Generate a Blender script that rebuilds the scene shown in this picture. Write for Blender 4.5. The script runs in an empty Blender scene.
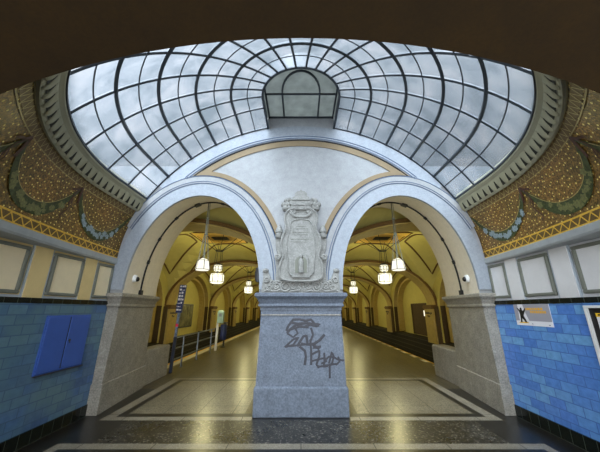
import bpy, bmesh, math, random
from mathutils import Vector
random.seed(7)
C = bpy.context.scene.collection
PI = math.pi
sin, cos, sqrt = math.sin, math.cos, math.sqrt

# ------------------------------------------------------------------ camera calibration
FPX, CX, CY, HCAM = 272.0, 301.0, 226.0, 1.6
PITCH = math.atan(83 / 272)
_c, _s = cos(PITCH), sin(PITCH)

def at(px, py, Y):
    """Point of the vertical plane y = Y seen at photo pixel (px, py)."""
    a = (px - CX) / FPX; b = -(py - CY) / FPX
    t = Y / (_c - b * _s)
    return Vector((a * t, Y, (_s + b * _c) * t + HCAM))

# ------------------------------------------------------------------ materials
def lin(c):
    out = []
    for v in c:
        v /= 255.0
        out.append(v / 12.92 if v <= .04045 else ((v + .055) / 1.055) ** 2.4)
    return (*out, 1)

class N:
    def __init__(s, name):
        s.m = bpy.data.materials.new(name); s.m.use_nodes = True
        s.t = s.m.node_tree; s.b = s.t.nodes['Principled BSDF']; s.out = s.t.nodes['Material Output']
    def n(s, typ, **kw):
        o = s.t.nodes.new(typ)
        for k, v in kw.items():
            if k.startswith('_'): setattr(o, k[1:], v)
            else: o.inputs[k.replace('__', ' ')].default_value = v
        return o
    def l(s, a, b): s.t.links.new(a, b)
    def coord(s, sc=(1, 1, 1), rot=(0, 0, 0)):
        tc = s.n('ShaderNodeTexCoord'); mp = s.n('ShaderNodeMapping')
        mp.inputs['Scale'].default_value = sc; mp.inputs['Rotation'].default_value = rot
        s.l(tc.outputs['Object'], mp.inputs['Vector']); return mp.outputs['Vector']
    def ramp(s, fac, stops, interp='LINEAR'):
        r = s.n('ShaderNodeValToRGB'); e = r.color_ramp.elements; r.color_ramp.interpolation = interp
        while len(e) < len(stops): e.new(.5)
        for q, (p, c) in zip(e, stops): q.position = p; q.color = c
        s.l(fac, r.inputs['Fac']); return r.outputs['Color']
    def mix(s, fac, a, b, mode='MIX'):
        m = s.n('ShaderNodeMix', _data_type='RGBA', _blend_type=mode)
        for sock, v in ((m.inputs[0], fac), (m.inputs[6], a), (m.inputs[7], b)):
            if hasattr(v, 'is_linked'): s.l(v, sock)
            else: sock.default_value = v
        return m.outputs[2]
    def bump(s, h, strength=.3, dist=.01):
        b = s.n('ShaderNodeBump', Strength=strength, Distance=dist)
        s.l(h, b.inputs['Height']); s.l(b.outputs['Normal'], s.b.inputs['Normal'])

def plain(name, c, rough=.6, metal=0.0, var=.12, scale=6, bump=0.0, fine=None):
    """Flat colour with a soft worn mottling of its own."""
    k = N(name); col = lin(c)
    k.b.inputs['Roughness'].default_value = rough; k.b.inputs['Metallic'].default_value = metal
    v = k.coord()
    nz = k.n('ShaderNodeTexNoise', Scale=scale, Detail=6.0, Roughness=.65); k.l(v, nz.inputs['Vector'])
    lo = tuple(x * (1 - var) for x in col[:3]) + (1,); hi = tuple(min(1, x * (1 + var)) for x in col[:3]) + (1,)
    r = k.ramp(nz.outputs['Fac'], [(.3, lo), (.7, hi)])
    if fine:
        n2 = k.n('ShaderNodeTexNoise', Scale=fine[0], Detail=3.0, Roughness=.7); k.l(v, n2.inputs['Vector'])
        g = 1 - fine[1]
        r2 = k.ramp(n2.outputs['Fac'], [(.35, (g, g, g, 1)), (.62, (1, 1, 1, 1))])
        r = k.mix(1.0, r, r2, 'MULTIPLY')
    k.l(r, k.b.inputs['Base Color'])
    if bump: k.bump(nz.outputs['Fac'], bump)
    return k.m

def emis(name, c, st):
    k = N(name)
    k.b.inputs['Base Color'].default_value = (.8, .8, .75, 1)
    k.b.inputs['Emission Color'].default_value = (*c, 1); k.b.inputs['Emission Strength'].default_value = st
    nz = k.n('ShaderNodeTexNoise', Scale=9.0); k.l(k.coord(), nz.inputs['Vector'])
    r = k.ramp(nz.outputs['Fac'], [(.3, (.3, .3, .3, 1)), (.7, (.4, .4, .4, 1))]); k.l(r, k.b.inputs['Roughness'])
    return k.m

def tilemat(name, axes, size, cols, mortar, rough=.22, msize=.008, stagger=.5, spread=1.0, patch=None):
    """Brick-laid glazed tiles; every tile draws its own tone."""
    k = N(name); tc = k.n('ShaderNodeTexCoord'); sp = k.n('ShaderNodeSeparateXYZ'); cb = k.n('ShaderNodeCombineXYZ')
    k.l(tc.outputs['Object'], sp.inputs[0]); k.l(sp.outputs[axes[0]], cb.inputs[0]); k.l(sp.outputs[axes[1]], cb.inputs[1])
    br = k.n('ShaderNodeTexBrick', Scale=1.0)
    br.offset = stagger
    br.inputs['Color1'].default_value = (0, 0, 0, 1); br.inputs['Color2'].default_value = (1, 1, 1, 1)
    br.inputs['Mortar'].default_value = (.5, .5, .5, 1)
    br.inputs['Mortar Size'].default_value = msize; br.inputs['Brick Width'].default_value = size[0]; br.inputs['Row Height'].default_value = size[1]
    br.inputs['Mortar Smooth'].default_value = .3; br.inputs['Bias'].default_value = 0
    k.l(cb.outputs[0], br.inputs['Vector'])
    n = len(cols)
    r = k.ramp(br.outputs['Color'], [((i + .5) / n, lin(c)) for i, c in enumerate(cols)])
    nz = k.n('ShaderNodeTexNoise', Scale=14.0, Detail=5.0, Roughness=.6); k.l(cb.outputs[0], nz.inputs['Vector'])
    r2 = k.ramp(nz.outputs['Fac'], [(.3, (.78, .8, .82, 1)), (.7, (1.12, 1.1, 1.08, 1))])
    r = k.mix(1.0, r, r2, 'MULTIPLY')
    if patch:
        n3 = k.n('ShaderNodeTexNoise', Scale=1.6, Detail=2.0); k.l(cb.outputs[0], n3.inputs['Vector'])
        f = k.ramp(n3.outputs['Fac'], [(.42, (0, 0, 0, 1)), (.62, (.8, .8, .8, 1))])
        r = k.mix(f, r, lin(patch))
    r = k.mix(br.outputs['Fac'], r, lin(mortar))
    k.l(r, k.b.inputs['Base Color'])
    k.b.inputs['Roughness'].default_value = rough
    k.bump(br.outputs['Fac'], -.35, .004)
    return k.m

def terrazzo(name, stops, rough, joints=None, scale=70, jc=(20, 18, 14)):
    k = N(name); v = k.coord()
    vo = k.n('ShaderNodeTexVoronoi', Scale=float(scale)); k.l(v, vo.inputs['Vector'])
    sp = k.n('ShaderNodeSeparateColor'); k.l(vo.outputs['Color'], sp.inputs[0])
    r = k.ramp(sp.outputs[0], stops, 'CONSTANT')
    nz = k.n('ShaderNodeTexNoise', Scale=1.7, Detail=5.0, Roughness=.6); k.l(v, nz.inputs['Vector'])
    d = k.ramp(nz.outputs['Fac'], [(.3, (.72, .72, .72, 1)), (.68, (1.08, 1.08, 1.08, 1))])
    r = k.mix(1.0, r, d, 'MULTIPLY')
    if joints:
        br = k.n('ShaderNodeTexBrick', Scale=1.0); br.offset = joints[2] if len(joints) > 2 else 0.0
        br.inputs['Brick Width'].default_value = joints[0]; br.inputs['Row Height'].default_value = joints[1]
        br.inputs['Mortar Size'].default_value = .005; br.inputs['Mortar Smooth'].default_value = 0
        k.l(v, br.inputs['Vector']); r = k.mix(br.outputs['Fac'], r, lin(jc))
    k.l(r, k.b.inputs['Base Color'])
    rr = k.ramp(nz.outputs['Fac'], [(.3, (rough * .93,) * 3 + (1,)), (.7, (rough * 1.07,) * 3 + (1,))]); k.l(rr, k.b.inputs['Roughness'])
    return k.m

def mosaicmat(name):
    k = N(name); v = k.coord()
    vo = k.n('ShaderNodeTexVoronoi', Scale=62.0); k.l(v, vo.inputs['Vector'])
    sp = k.n('ShaderNodeSeparateColor'); k.l(vo.outputs['Color'], sp.inputs[0])
    r = k.ramp(sp.outputs[0], [(0, lin((88, 66, 30))), (.3, lin((116, 86, 40))), (.6, lin((136, 102, 48))), (.85, lin((158, 122, 60)))], 'CONSTANT')
    nz = k.n('ShaderNodeTexNoise', Scale=2.2, Detail=3.0); k.l(v, nz.inputs['Vector'])
    d = k.ramp(nz.outputs['Fac'], [(.35, (.75, .8, .75, 1)), (.65, (1.1, 1.02, .95, 1))]); r = k.mix(1.0, r, d, 'MULTIPLY')
    v2 = k.n('ShaderNodeTexVoronoi', Scale=13.0, _voronoi_dimensions='2D'); v2.inputs['Randomness'].default_value = .7; k.l(k.n('ShaderNodeTexCoord').outputs['UV'], v2.inputs['Vector'])
    f = k.ramp(v2.outputs['Distance'], [(.11, (1, 1, 1, 1)), (.14, (0, 0, 0, 1))])
    r = k.mix(f, r, lin((250, 226, 130)))
    k.l(r, k.b.inputs['Base Color']); k.b.inputs['Roughness'].default_value = .42
    k.l(k.mix(.0, f, f), k.b.inputs['Metallic']) if False else None
    k.bump(vo.outputs['Distance'], .4, .004)
    return k.m

def glassmat():
    """Rippled cathedral glass: part see-through, part scattering, a sheen on top."""
    k = N('rippled_glass'); v = k.coord()
    nz = k.n('ShaderNodeTexNoise', Scale=2.6, Detail=5.0, Roughness=.5, Distortion=.3); k.l(v, nz.inputs['Vector'])
    n2 = k.n('ShaderNodeTexNoise', Scale=45.0, Detail=2.0); k.l(v, n2.inputs['Vector'])
    tint = k.ramp(nz.outputs['Fac'], [(.32, (.52, .60, .67, 1)), (.5, (.72, .79, .86, 1)), (.68, (.92, .95, 1, 1))])
    bp = k.n('ShaderNodeBump', Strength=.5, Distance=.02); k.l(n2.outputs['Fac'], bp.inputs['Height'])
    tr = k.n('ShaderNodeBsdfTransparent'); tl = k.n('ShaderNodeBsdfTranslucent'); gl = k.n('ShaderNodeBsdfGlossy', Roughness=.25)
    k.l(tint, tr.inputs['Color']); k.l(tint, tl.inputs['Color']); k.l(bp.outputs[0], tl.inputs['Normal']); k.l(bp.outputs[0], gl.inputs['Normal'])
    m1 = k.n('ShaderNodeMixShader', Fac=.15); k.l(tr.outputs[0], m1.inputs[1]); k.l(tl.outputs[0], m1.inputs[2])
    m2 = k.n('ShaderNodeMixShader', Fac=.06); k.l(m1.outputs[0], m2.inputs[1]); k.l(gl.outputs[0], m2.inputs[2])
    k.l(m2.outputs[0], k.out.inputs['Surface'])
    return k.m

M = {}
M['field'] = plain('painted_plaster_field', (160, 162, 163), .8, var=.1, scale=9, fine=(40, .12))
M['arch'] = plain('pale_blue_grey_stone_paint', (158, 165, 173), .7, var=.1, scale=12, fine=(55, .15))
M['archline'] = plain('blue_grey_line_paint', (92, 108, 132), .7)
M['soffit'] = plain('cream_plaster', (230, 220, 200), .8, var=.06, scale=10, fine=(60, .1))
M['skycover'] = plain('sky_match_grey_cover', (66, 72, 78), .7)  # added outer cover seen through the panes, toned to the sky's brightness
M['tan'] = plain('tan_painted_band', (136, 119, 92), .8, var=.08)
M['blackline'] = plain('black_line_paint', (30, 30, 34), .7)
M['granite'] = plain('grey_granite', (164, 158, 145), .65, var=.2, scale=5, bump=.15, fine=(42, .42))
M['granite_blue'] = plain('blue_grey_granite', (108, 117, 130), .6, var=.16, scale=6, bump=.15, fine=(38, .42))
M['carved'] = plain('carved_grey_limestone', (150, 150, 145), .85, var=.18, scale=14, bump=.35, fine=(50, .28))
M['graffiti'] = plain('black_marker_ink', (44, 44, 52), .5, var=.3, scale=30)
M['creamlit'] = plain('warm_lit_cream_paint', (216, 192, 134), .7, var=.06)  # left wall only: warm light of that side put into the colour
M['panellit'] = plain('warm_lit_off_white_paint', (230, 214, 176), .7, var=.05)  # left panels, warmed in colour for the light on that side
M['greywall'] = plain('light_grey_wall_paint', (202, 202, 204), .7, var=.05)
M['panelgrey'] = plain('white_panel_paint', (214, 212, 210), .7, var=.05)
M['frame'] = plain('grey_green_moulding_paint', (112, 114, 102), .6, var=.1)
M['wallgrey'] = plain('blue_grey_wall_paint', (170, 178, 184), .7, var=.07)
M['ledge'] = plain('grey_stone_ledge', (160, 164, 162), .7, var=.1)
M['cornice'] = plain('olive_grey_stucco', (158, 154, 126), .75, var=.1, scale=9)
M['corniceflat'] = plain('olive_grey_fascia', (160, 157, 132), .75, var=.06)
M['gapshade'] = plain('dark_gap_shade_colour', (44, 42, 32), .9)  # shade of the gaps between scallops, painted as a dark colour
M['mosaic'] = mosaicmat('gold_brown_mosaic')
M['gold'] = plain('gold_mosaic_line', (222, 178, 66), .4, var=.25, scale=40)
M['palegold'] = plain('dull_gold_mosaic_line', (164, 146, 92), .45, var=.25, scale=40)
M['darkband'] = plain('dark_brown_mosaic', (104, 80, 42), .5, var=.3, scale=50)
M['leaf'] = plain('dark_green_leaf_mosaic', (58, 68, 34), .5, var=.75, scale=30)
M['flower'] = plain('blue_grey_flower_mosaic', (138, 154, 160), .5, var=.45, scale=45)
M['flowerolive'] = plain('olive_flower_mosaic', (112, 112, 66), .5, var=.5, scale=45)
M['ribbon'] = plain('maroon_ribbon_mosaic', (74, 38, 30), .5, var=.4, scale=50)
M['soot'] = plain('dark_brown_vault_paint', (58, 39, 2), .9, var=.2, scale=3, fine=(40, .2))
M['tileL'] = tilemat('teal_blue_glazed_tiles', (1, 2), (.235, .118), [(72, 100, 136), (86, 120, 146), (76, 108, 150), (98, 130, 148), (80, 108, 138)], (72, 96, 122), patch=(94, 124, 132), msize=.006)
M['tileR'] = tilemat('bright_blue_glazed_tiles', (1, 2), (.235, .118), [(86, 132, 206), (94, 144, 214), (102, 154, 216), (114, 166, 214), (90, 136, 212)], (76, 112, 176), msize=.006)
M['tileblack'] = tilemat('black_green_glazed_tiles', (1, 2), (.16, .3), [(16, 20, 18), (24, 30, 26), (18, 24, 22)], (74, 82, 72), msize=.004, stagger=0)
M['cabblue'] = plain('bright_blue_steel_paint', (58, 92, 168), .4, var=.06)
M['black'] = plain('black_painted_metal', (20, 20, 22), .45, var=.2)
M['dark'] = plain('dark_grey_metal', (52, 54, 58), .4, var=.15)
M['mullion'] = plain('dark_steel_glazing_bar', (50, 58, 66), .5, var=.15)
M['white'] = plain('white_plastic', (226, 226, 222), .4, var=.03)
M['steel'] = plain('brushed_steel', (128, 136, 146), .35, metal=.6, var=.15)
M['mint'] = plain('grey_green_steel_paint', (148, 176, 164), .4, var=.08)
M['glass'] = glassmat()
def sooty():
    k = N('sooty_grey_pane'); nz = k.n('ShaderNodeTexNoise', Scale=5.0, Detail=4.0); k.l(k.coord(), nz.inputs['Vector'])
    c = k.ramp(nz.outputs['Fac'], [(.3, lin((122, 130, 126))), (.7, lin((150, 158, 154)))]); k.l(c, k.b.inputs['Base Color']); k.b.inputs['Roughness'].default_value = .4
    tl = k.n('ShaderNodeBsdfTranslucent'); k.l(c, tl.inputs['Color']); m = k.n('ShaderNodeMixShader', Fac=.16)
    k.l(k.b.outputs[0], m.inputs[1]); k.l(tl.outputs[0], m.inputs[2]); k.l(m.outputs[0], k.out.inputs['Surface']); return k.m
M['darkglass'] = sooty()
def opal(name, c, st):
    k = N(name); e = k.n('ShaderNodeEmission', Color=(*c, 1), Strength=st); t = k.n('ShaderNodeBsdfTransparent'); m = k.n('ShaderNodeMixShader', Fac=.82)
    k.l(t.outputs[0], m.inputs[1]); k.l(e.outputs[0], m.inputs[2]); k.l(m.outputs[0], k.out.inputs['Surface']); return k.m
M['lamp'] = opal('opal_lamp_glass', (1.0, .95, .70), 1.35)
M['lampnear'] = opal('opal_pendant_glass', (1.0, .96, .80), 1.15)
M['brass'] = plain('dull_grey_brass', (126, 128, 112), .4, metal=.5)
M['terr'] = terrazzo('dark_terrazzo', [(0, lin((34, 32, 28))), (.5, lin((56, 53, 46))), (.8, lin((90, 86, 76))), (.93, lin((140, 134, 120)))], .28, scale=55)
M['terrplain'] = terrazzo('black_terrazzo', [(0, lin((30, 29, 27))), (.7, lin((42, 40, 37)))], .3, scale=60)
M['inlay'] = terrazzo('pale_stone_inlay', [(0, lin((140, 132, 114))), (.5, lin((160, 152, 134)))], .32, (.9, 5, 0), scale=80)
M['inner'] = terrazzo('grey_brown_terrazzo', [(0, lin((126, 118, 98))), (.5, lin((150, 140, 116))), (.85, lin((98, 90, 74)))], .3, (.55, .9, 0), scale=60)
M['hallfloor'] = terrazzo('brown_platform_tiles', [(0, lin((88, 80, 60))), (.5, lin((101, 92, 70))), (.85, lin((74, 67, 51)))], .34, (.4, .4, 0), scale=40)
M['edgeyellow'] = plain('yellow_line_paint', (214, 164, 32), .6)
M['edgewhite'] = plain('pale_edge_stone', (196, 190, 178), .6, var=.1)
M['ballast'] = plain('dark_ballast', (30, 28, 24), .95, var=.5, scale=30, bump=.6)
M['rail'] = plain('worn_rail_steel', (104, 96, 86), .3, metal=.8)
M['cablegrey'] = plain('dusty_cable_sheath', (74, 68, 54), .8)
M['trackwall'] = plain('sooty_track_wall', (40, 36, 28), .8, var=.3, scale=4)
M['hall'] = plain('ochre_cream_hall_paint', (216, 204, 122), .75, var=.05, scale=3)
M['hallstone'] = plain('ochre_hall_stone', (190, 166, 96), .75, var=.12, scale=7)
M['hallbrown'] = plain('brown_stencil_paint', (112, 84, 40), .75, var=.2, scale=20)
M['halldark'] = plain('dark_door_and_reveal_shade', (84, 66, 40), .8, var=.15)  # door colour; on the pier reveals it paints in their shade
M['crown'] = plain('warm_cream_crown_paint', (252, 206, 100), .75, var=.05)
M['orange'] = plain('orange_print', (236, 176, 50), .6)
M['printgrey'] = plain('grey_print', (160, 158, 166), .5, var=.04)
M['printwhite'] = plain('white_print', (232, 230, 234), .5, var=.02)
M['printyellow'] = plain('yellow_print', (236, 192, 30), .5, var=.05)
M['slate'] = plain('dark_slate_paint', (44, 50, 66), .45, var=.2)
M['red'] = plain('red_sticker', (214, 44, 76), .5)
M['navy'] = plain('navy_blue_sign_enamel', (30, 44, 92), .4, var=.2)
M['stickers'] = plain('sticker_covered_steel', (104, 118, 138), .5, var=.6, scale=25)
M['poster'] = plain('faded_printed_poster', (120, 116, 80), .6, var=.8, scale=2.5)
M['mapgreen'] = plain('thin_map_line_ink', (118, 122, 140), .6)
M['lens'] = plain('black_camera_lens', (10, 10, 12), .1)

# ------------------------------------------------------------------ mesh building
class MB:
    def __init__(s): s.v = []; s.f = []; s.mi = []
    def add(s, vs, fs, m=0):
        o = len(s.v); s.v += [tuple(p) for p in vs]; s.f += [[i + o for i in f] for f in fs]; s.mi += [m] * len(fs); return s
    def box(s, a, b, m=0):
        (x0, y0, z0), (x1, y1, z1) = a, b
        v = [(x, y, z) for z in (z0, z1) for y in (y0, y1) for x in (x0, x1)]
        return s.add(v, [(0, 2, 3, 1), (4, 5, 7, 6), (0, 1, 5, 4), (2, 6, 7, 3), (0, 4, 6, 2), (1, 3, 7, 5)], m)
    def grid(s, fn, us, vs, m=0, cl=False):
        p = [fn(u, v) for u in us for v in vs]; k = len(vs); n = len(us); f = []
        for i in range(n if cl else n - 1):
            for j in range(k - 1):
                i2 = (i + 1) % n
                f.append((i * k + j, i2 * k + j, i2 * k + j + 1, i * k + j + 1))
        return s.add(p, f, m)
    def rings(s, rs, m=0, cap=True):
        k = len(rs[0]); v = [p for r in rs for p in r]; f = []
        for i in range(len(rs) - 1):
            for j in range(k):
                f.append((i * k + j, i * k + (j + 1) % k, (i + 1) * k + (j + 1) % k, (i + 1) * k + j))
        if cap: f.append(tuple(range(k - 1, -1, -1))); f.append(tuple(range((len(rs) - 1) * k, len(rs) * k)))
        return s.add(v, f, m)
    def rects(s, lst, m=0):
        return s.rings([[(x0, y0, z), (x1, y0, z), (x1, y1, z), (x0, y1, z)] for x0, x1, y0, y1, z in lst], m)
    def lathe(s, prof, c=(0, 0, 0), n=12, m=0, ax='z', rot=0.0):
        rs = []
        for r, h in prof:
            ring = []
            for k in range(n):
                a = 2 * PI * k / n + rot; p, q = r * cos(a), r * sin(a)
                ring.append({'z': (c[0] + p, c[1] + q, c[2] + h), 'x': (c[0] + h, c[1] + p, c[2] + q), 'y': (c[0] + q, c[1] + h, c[2] + p)}[ax])
            rs.append(ring)
        return s.rings(rs, m)
    def tube(s, pts, r, n=6, m=0, closed=False, ry=None, up=None):
        pts = [Vector(p) for p in pts]; rs = []; L = len(pts)
        prev = None
        for i, p in enumerate(pts):
            if closed: d = pts[(i + 1) % L] - pts[i - 1]
            else: d = pts[min(i + 1, L - 1)] - pts[max(i - 1, 0)]
            d.normalize()
            u = Vector(up[i]) if up else (prev if prev is not None else (Vector((0, 0, 1)) if abs(d.z) < .9 else Vector((1, 0, 0))))
            u = (u - d * u.dot(d)).normalized(); w = d.cross(u)
            if not up: prev = u
            rs.append([p + u * (cos(2 * PI * k / n + PI / n) * r) + w * (sin(2 * PI * k / n + PI / n) * (ry or r)) for k in range(n)])
        if closed: rs.append(rs[0])
        return s.rings(rs, m, cap=not closed)
    def prism(s, poly, y0, y1, m=0):
        """Outline in x, z extruded from y0 to y1 (any simple polygon)."""
        n = len(poly); v = [(x, y0, z) for x, z in poly] + [(x, y1, z) for x, z in poly]
        f = [tuple(range(n)), tuple(range(2 * n - 1, n - 1, -1))] + [(i, i + n, (i + 1) % n + n, (i + 1) % n) for i in range(n)]
        return s.add(v, f, m)
    def build(s, name, mats, parent=None, bevel=0, smooth=False, tri=True):
        me = bpy.data.meshes.new(name); me.from_pydata(s.v, [], s.f); 
        if not isinstance(mats, (list, tuple)): mats = [mats]
        for q in mats: me.materials.append(M[q])
        for p, i in zip(me.polygons, s.mi): p.material_index = i
        bm = bmesh.new(); bm.from_mesh(me)
        if tri:
            ng = [f for f in bm.faces if len(f.verts) > 4]
            if ng: bmesh.ops.triangulate(bm, faces=ng)
        bmesh.ops.recalc_face_normals(bm, faces=bm.faces[:])
        if smooth:
            for f in bm.faces: f.smooth = True
        bm.to_mesh(me); bm.free()
        o = bpy.data.objects.new(name, me); C.objects.link(o)
        if smooth:
            try: me.set_sharp_from_angle(angle=math.radians(38))
            except Exception: pass
        if bevel:
            b = o.modifiers.new('bevel', 'BEVEL'); b.width = bevel; b.segments = 2; b.limit_method = 'ANGLE'
        if parent:
            o.parent = parent      # meshes are authored in world coordinates; store them relative to their thing
            me.transform(__import__('mathutils').Matrix.Translation(-root_loc(parent)))
        return o

def root_loc(p):
    v = Vector((0, 0, 0))
    while p is not None: v += p.location; p = p.parent
    return v

def thing(name, label, cat, loc=(0, 0, 0), group=None):
    o = bpy.data.objects.new(name, None); C.objects.link(o); o.location = loc; o.empty_display_size = .1
    return tag(o, label, cat, group)
def tag(o, label, cat, group=None):
    o['label'] = label; o['category'] = cat
    if group: o['group'] = group
    return o
def struct(o, label=None):
    o['kind'] = 'structure'
    if label: o['label'] = label
    return o
def lab(o, t): o['label'] = t; return o
def dup(root, loc, label):
    r = root.copy(); C.objects.link(r); r.location = loc; r['label'] = label
    for ch in list(root.children):
        c = ch.copy(); C.objects.link(c); c.parent = r
        for g in list(ch.children):
            d = g.copy(); C.objects.link(d); d.parent = c
    return r
def lsp(a, b, n): return [a + (b - a) * i / (n - 1) for i in range(n)]

# ------------------------------------------------------------------ floor
YF, YB = 4.95, 6.45            # front and back of the arch wall
XW = 3.4                       # half width of the vestibule
HALL_END = 56.0
PE = 4.1                       # platform edge
def floor():
    xs = sorted({-PE, PE, -4.06, -3.97, 4.06, 3.92, -3.4, 3.4, -3.02, -2.90, 2.90, 3.02, -3.04, 3.04, -2.87, 2.87, -2.76, 2.76, -2.60, 2.60, -.9, .9, -.75, .75, 0, -3.95, 3.95, -3.75, 3.75})
    ys = sorted({-1.9, 3.60, 3.72, 3.88, 4.02, 4.76, 4.90, 5.04, 6.45, 7.12, 7.24, 7.36, HALL_END} | {.45 * k for k in range(17, 100)})
    b = MB()
    for i in range(len(xs) - 1):
        for j in range(len(ys) - 1):
            x0, x1, y0, y1 = xs[i], xs[i + 1], ys[j], ys[j + 1]; x, y = (x0 + x1) / 2, (y0 + y1) / 2; ax = abs(x)
            if ax > 3.41 and y < 6.45: continue
            m = 0
            if y > 6.45 and not (ax < 3.04 and y < 7.36): m = 4
            if y < 4.02:
                if 2.90 < ax < 3.02 or (3.88 < y and ax < 3.02): m = 2
                elif ax > 3.02: m = 1
                elif 2.76 < ax or 3.72 < y: m = 1
            elif y < 4.76: m = 0 if ax < 2.6 else 1
            elif y < 7.36:
                if ax > 3.04: m = 1 if y < 6.45 else 4
                elif y < 4.90 or 2.87 < ax or y > 7.24: m = 2
                elif y < 5.04 or ax > 2.76 or y > 7.12: m = 1
                elif ax > .9: m = 3
                else: m = 4
                if ax < .75: m = 1 if y < 6.45 else 4
            if y > 7.36:
                if x < -4.06: m = 1
                elif x < -3.97: m = 5
                elif x < -3.75: m = 6
                elif x > 4.06: m = 5
                elif x > 3.92: m = 6 if int(y / .45) % 2 else 4
            b.add([(x0, y0, 0), (x1, y0, 0), (x1, y1, 0), (x0, y1, 0)], [(0, 1, 2, 3)], m)
    # platform sides and underside
    for s in (-1, 1): b.add([(s * PE, 6.45, 0), (s * PE, HALL_END, 0), (s * PE, HALL_END, -1.1), (s * PE, 6.45, -1.1)], [(0, 1, 2, 3)], 7)
    b.add([(-3.41, -1.9, -.3), (3.41, -1.9, -.3), (3.41, 6.45, -.3), (-3.41, 6.45, -.3)], [(0, 1, 2, 3)], 7)
    return b.build('floor', ['terr', 'terrplain', 'inlay', 'inner', 'hallfloor', 'edgeyellow', 'edgewhite', 'trackwall'])
struct(floor(), 'terrazzo floor with pale inlaid bands running on into the brown tiled platform')

# ------------------------------------------------------------------ arch wall
RS, ZC, YC = 3.53, 1.82, 4.10      # glass sphere: radius, centre height, centre y
ACX = 1.95
def ell(o, t, back=False):
    if back: return (1.37 + o) * cos(t), 1.93 + (2.13 + o) * sin(t)
    return (1.21 + o) * cos(t), 1.93 + (1.80 + o) * sin(t)
T = lsp(0, PI, 41)
Zs = 1.87
def opening(cx, back):              # polyline from right spring to left spring
    p = [ell(0, t, back) for t in T]
    return [(cx + p[0][0], Zs)] + [(cx + x, z) for x, z in p] + [(cx + p[-1][0], Zs)]
def circ_top(R, x0, x1, n=31): return [(x, ZC + sqrt(R * R - x * x)) for x in lsp(x0, x1, n)]
wf = MB()
side = 3.72
top = [(side, Zs), (side, 3.2), (3.3, 3.3)] + circ_top(RS + .04, 3.2, .74, 25) + [(.74, 5.58), (-.74, 5.58)] + circ_top(RS + .04, -.74, -3.2, 25) + [(-3.3, 3.3), (-side, 3.2), (-side, Zs)]
def face(y, back, topf, xmax, m, extra):
    # wall face in vertical strips between the arch openings below and the top edge
    cxs = (-ACX - .02, ACX + .02) if back else (-ACX, ACX)
    hw, rise = (1.37, 2.13) if back else (1.21, 1.80)
    X = sorted(set([round(c + ell(0, t, back)[0], 5) for c in cxs for t in T] + [round(v, 5) for v in extra] + [-xmax, xmax]))
    def zb(x, side_):
        for c in cxs:
            u = (x - c) / hw
            if abs(u) < 1 - 1e-4: return 1.93 + rise * sqrt(1 - u * u)
            if abs(abs(u) - 1) <= 1e-4 and side_ * u < 0: return 1.93
        return Zs
    for a, b_ in zip(X, X[1:]):
        wf.add([(a, y, zb(a, 1)), (b_, y, zb(b_, -1)), (b_, y, topf(b_, -1)), (a, y, topf(a, 1))], [(0, 1, 2, 3)], m)
def top_front(x, side_):
    ax = abs(x)
    if ax < .7399 or (abs(ax - .74) < .0002 and side_ * x < 0): return 5.58
    if ax <= 3.2: return ZC + sqrt((RS + .04) ** 2 - x * x)
    return 3.3 if ax < 3.31 else 3.2
face(YF, False, top_front, side, 0, lsp(-3.2, -.74, 25) + lsp(.74, 3.2, 25) + [-3.3, 3.3])
face(YB, True, lambda x, q: 5.2, 8.2, 2, [])
wf.add([(-8.2, YB - .04, 4.3), (8.2, YB - .04, 4.3), (8.2, YB - .04, 5.2), (-8.2, YB - .04, 5.2)], [(0, 1, 2, 3)], 3)  # added cover hiding the hall wall behind the glass, toned like the sky
for s in (-1, 1): wf.add([(s * 3.75, YB - .04, 2.0), (s * 8.2, YB - .04, 2.0), (s * 8.2, YB - .04, 4.3), (s * 3.75, YB - .04, 4.3)], [(0, 1, 2, 3)], 3)
for s in (-1, 1):
    wf.box((s * 3.72, YF + .02, 0), (s * 8.2, YB, Zs), 2) if s > 0 else wf.box((-8.2, YF + .02, 0), (-3.72, YB, Zs), 2)
for cx in (-ACX, ACX):
    A, B = opening(cx, 0), opening(cx + (.02 if cx > 0 else -.02), 1)
    wf.grid(lambda i, v: (A[i][0] + (B[i][0] - A[i][0]) * v, YF + (YB - YF) * v, A[i][1] + (B[i][1] - A[i][1]) * v), range(len(A)), lsp(0, 1, 5), 1)
k = len(top)
wf.add([(x, YF, z) for x, z in top] + [(x, YB, z) for x, z in top], [(i, i + 1, i + 1 + k, i + k) for i in range(k - 1)], 0)
wall_far = struct(wf.build('wall_far', ['field', 'soffit', 'hall', 'skycover']), 'double arched white plaster wall between vestibule and platform hall')

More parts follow.
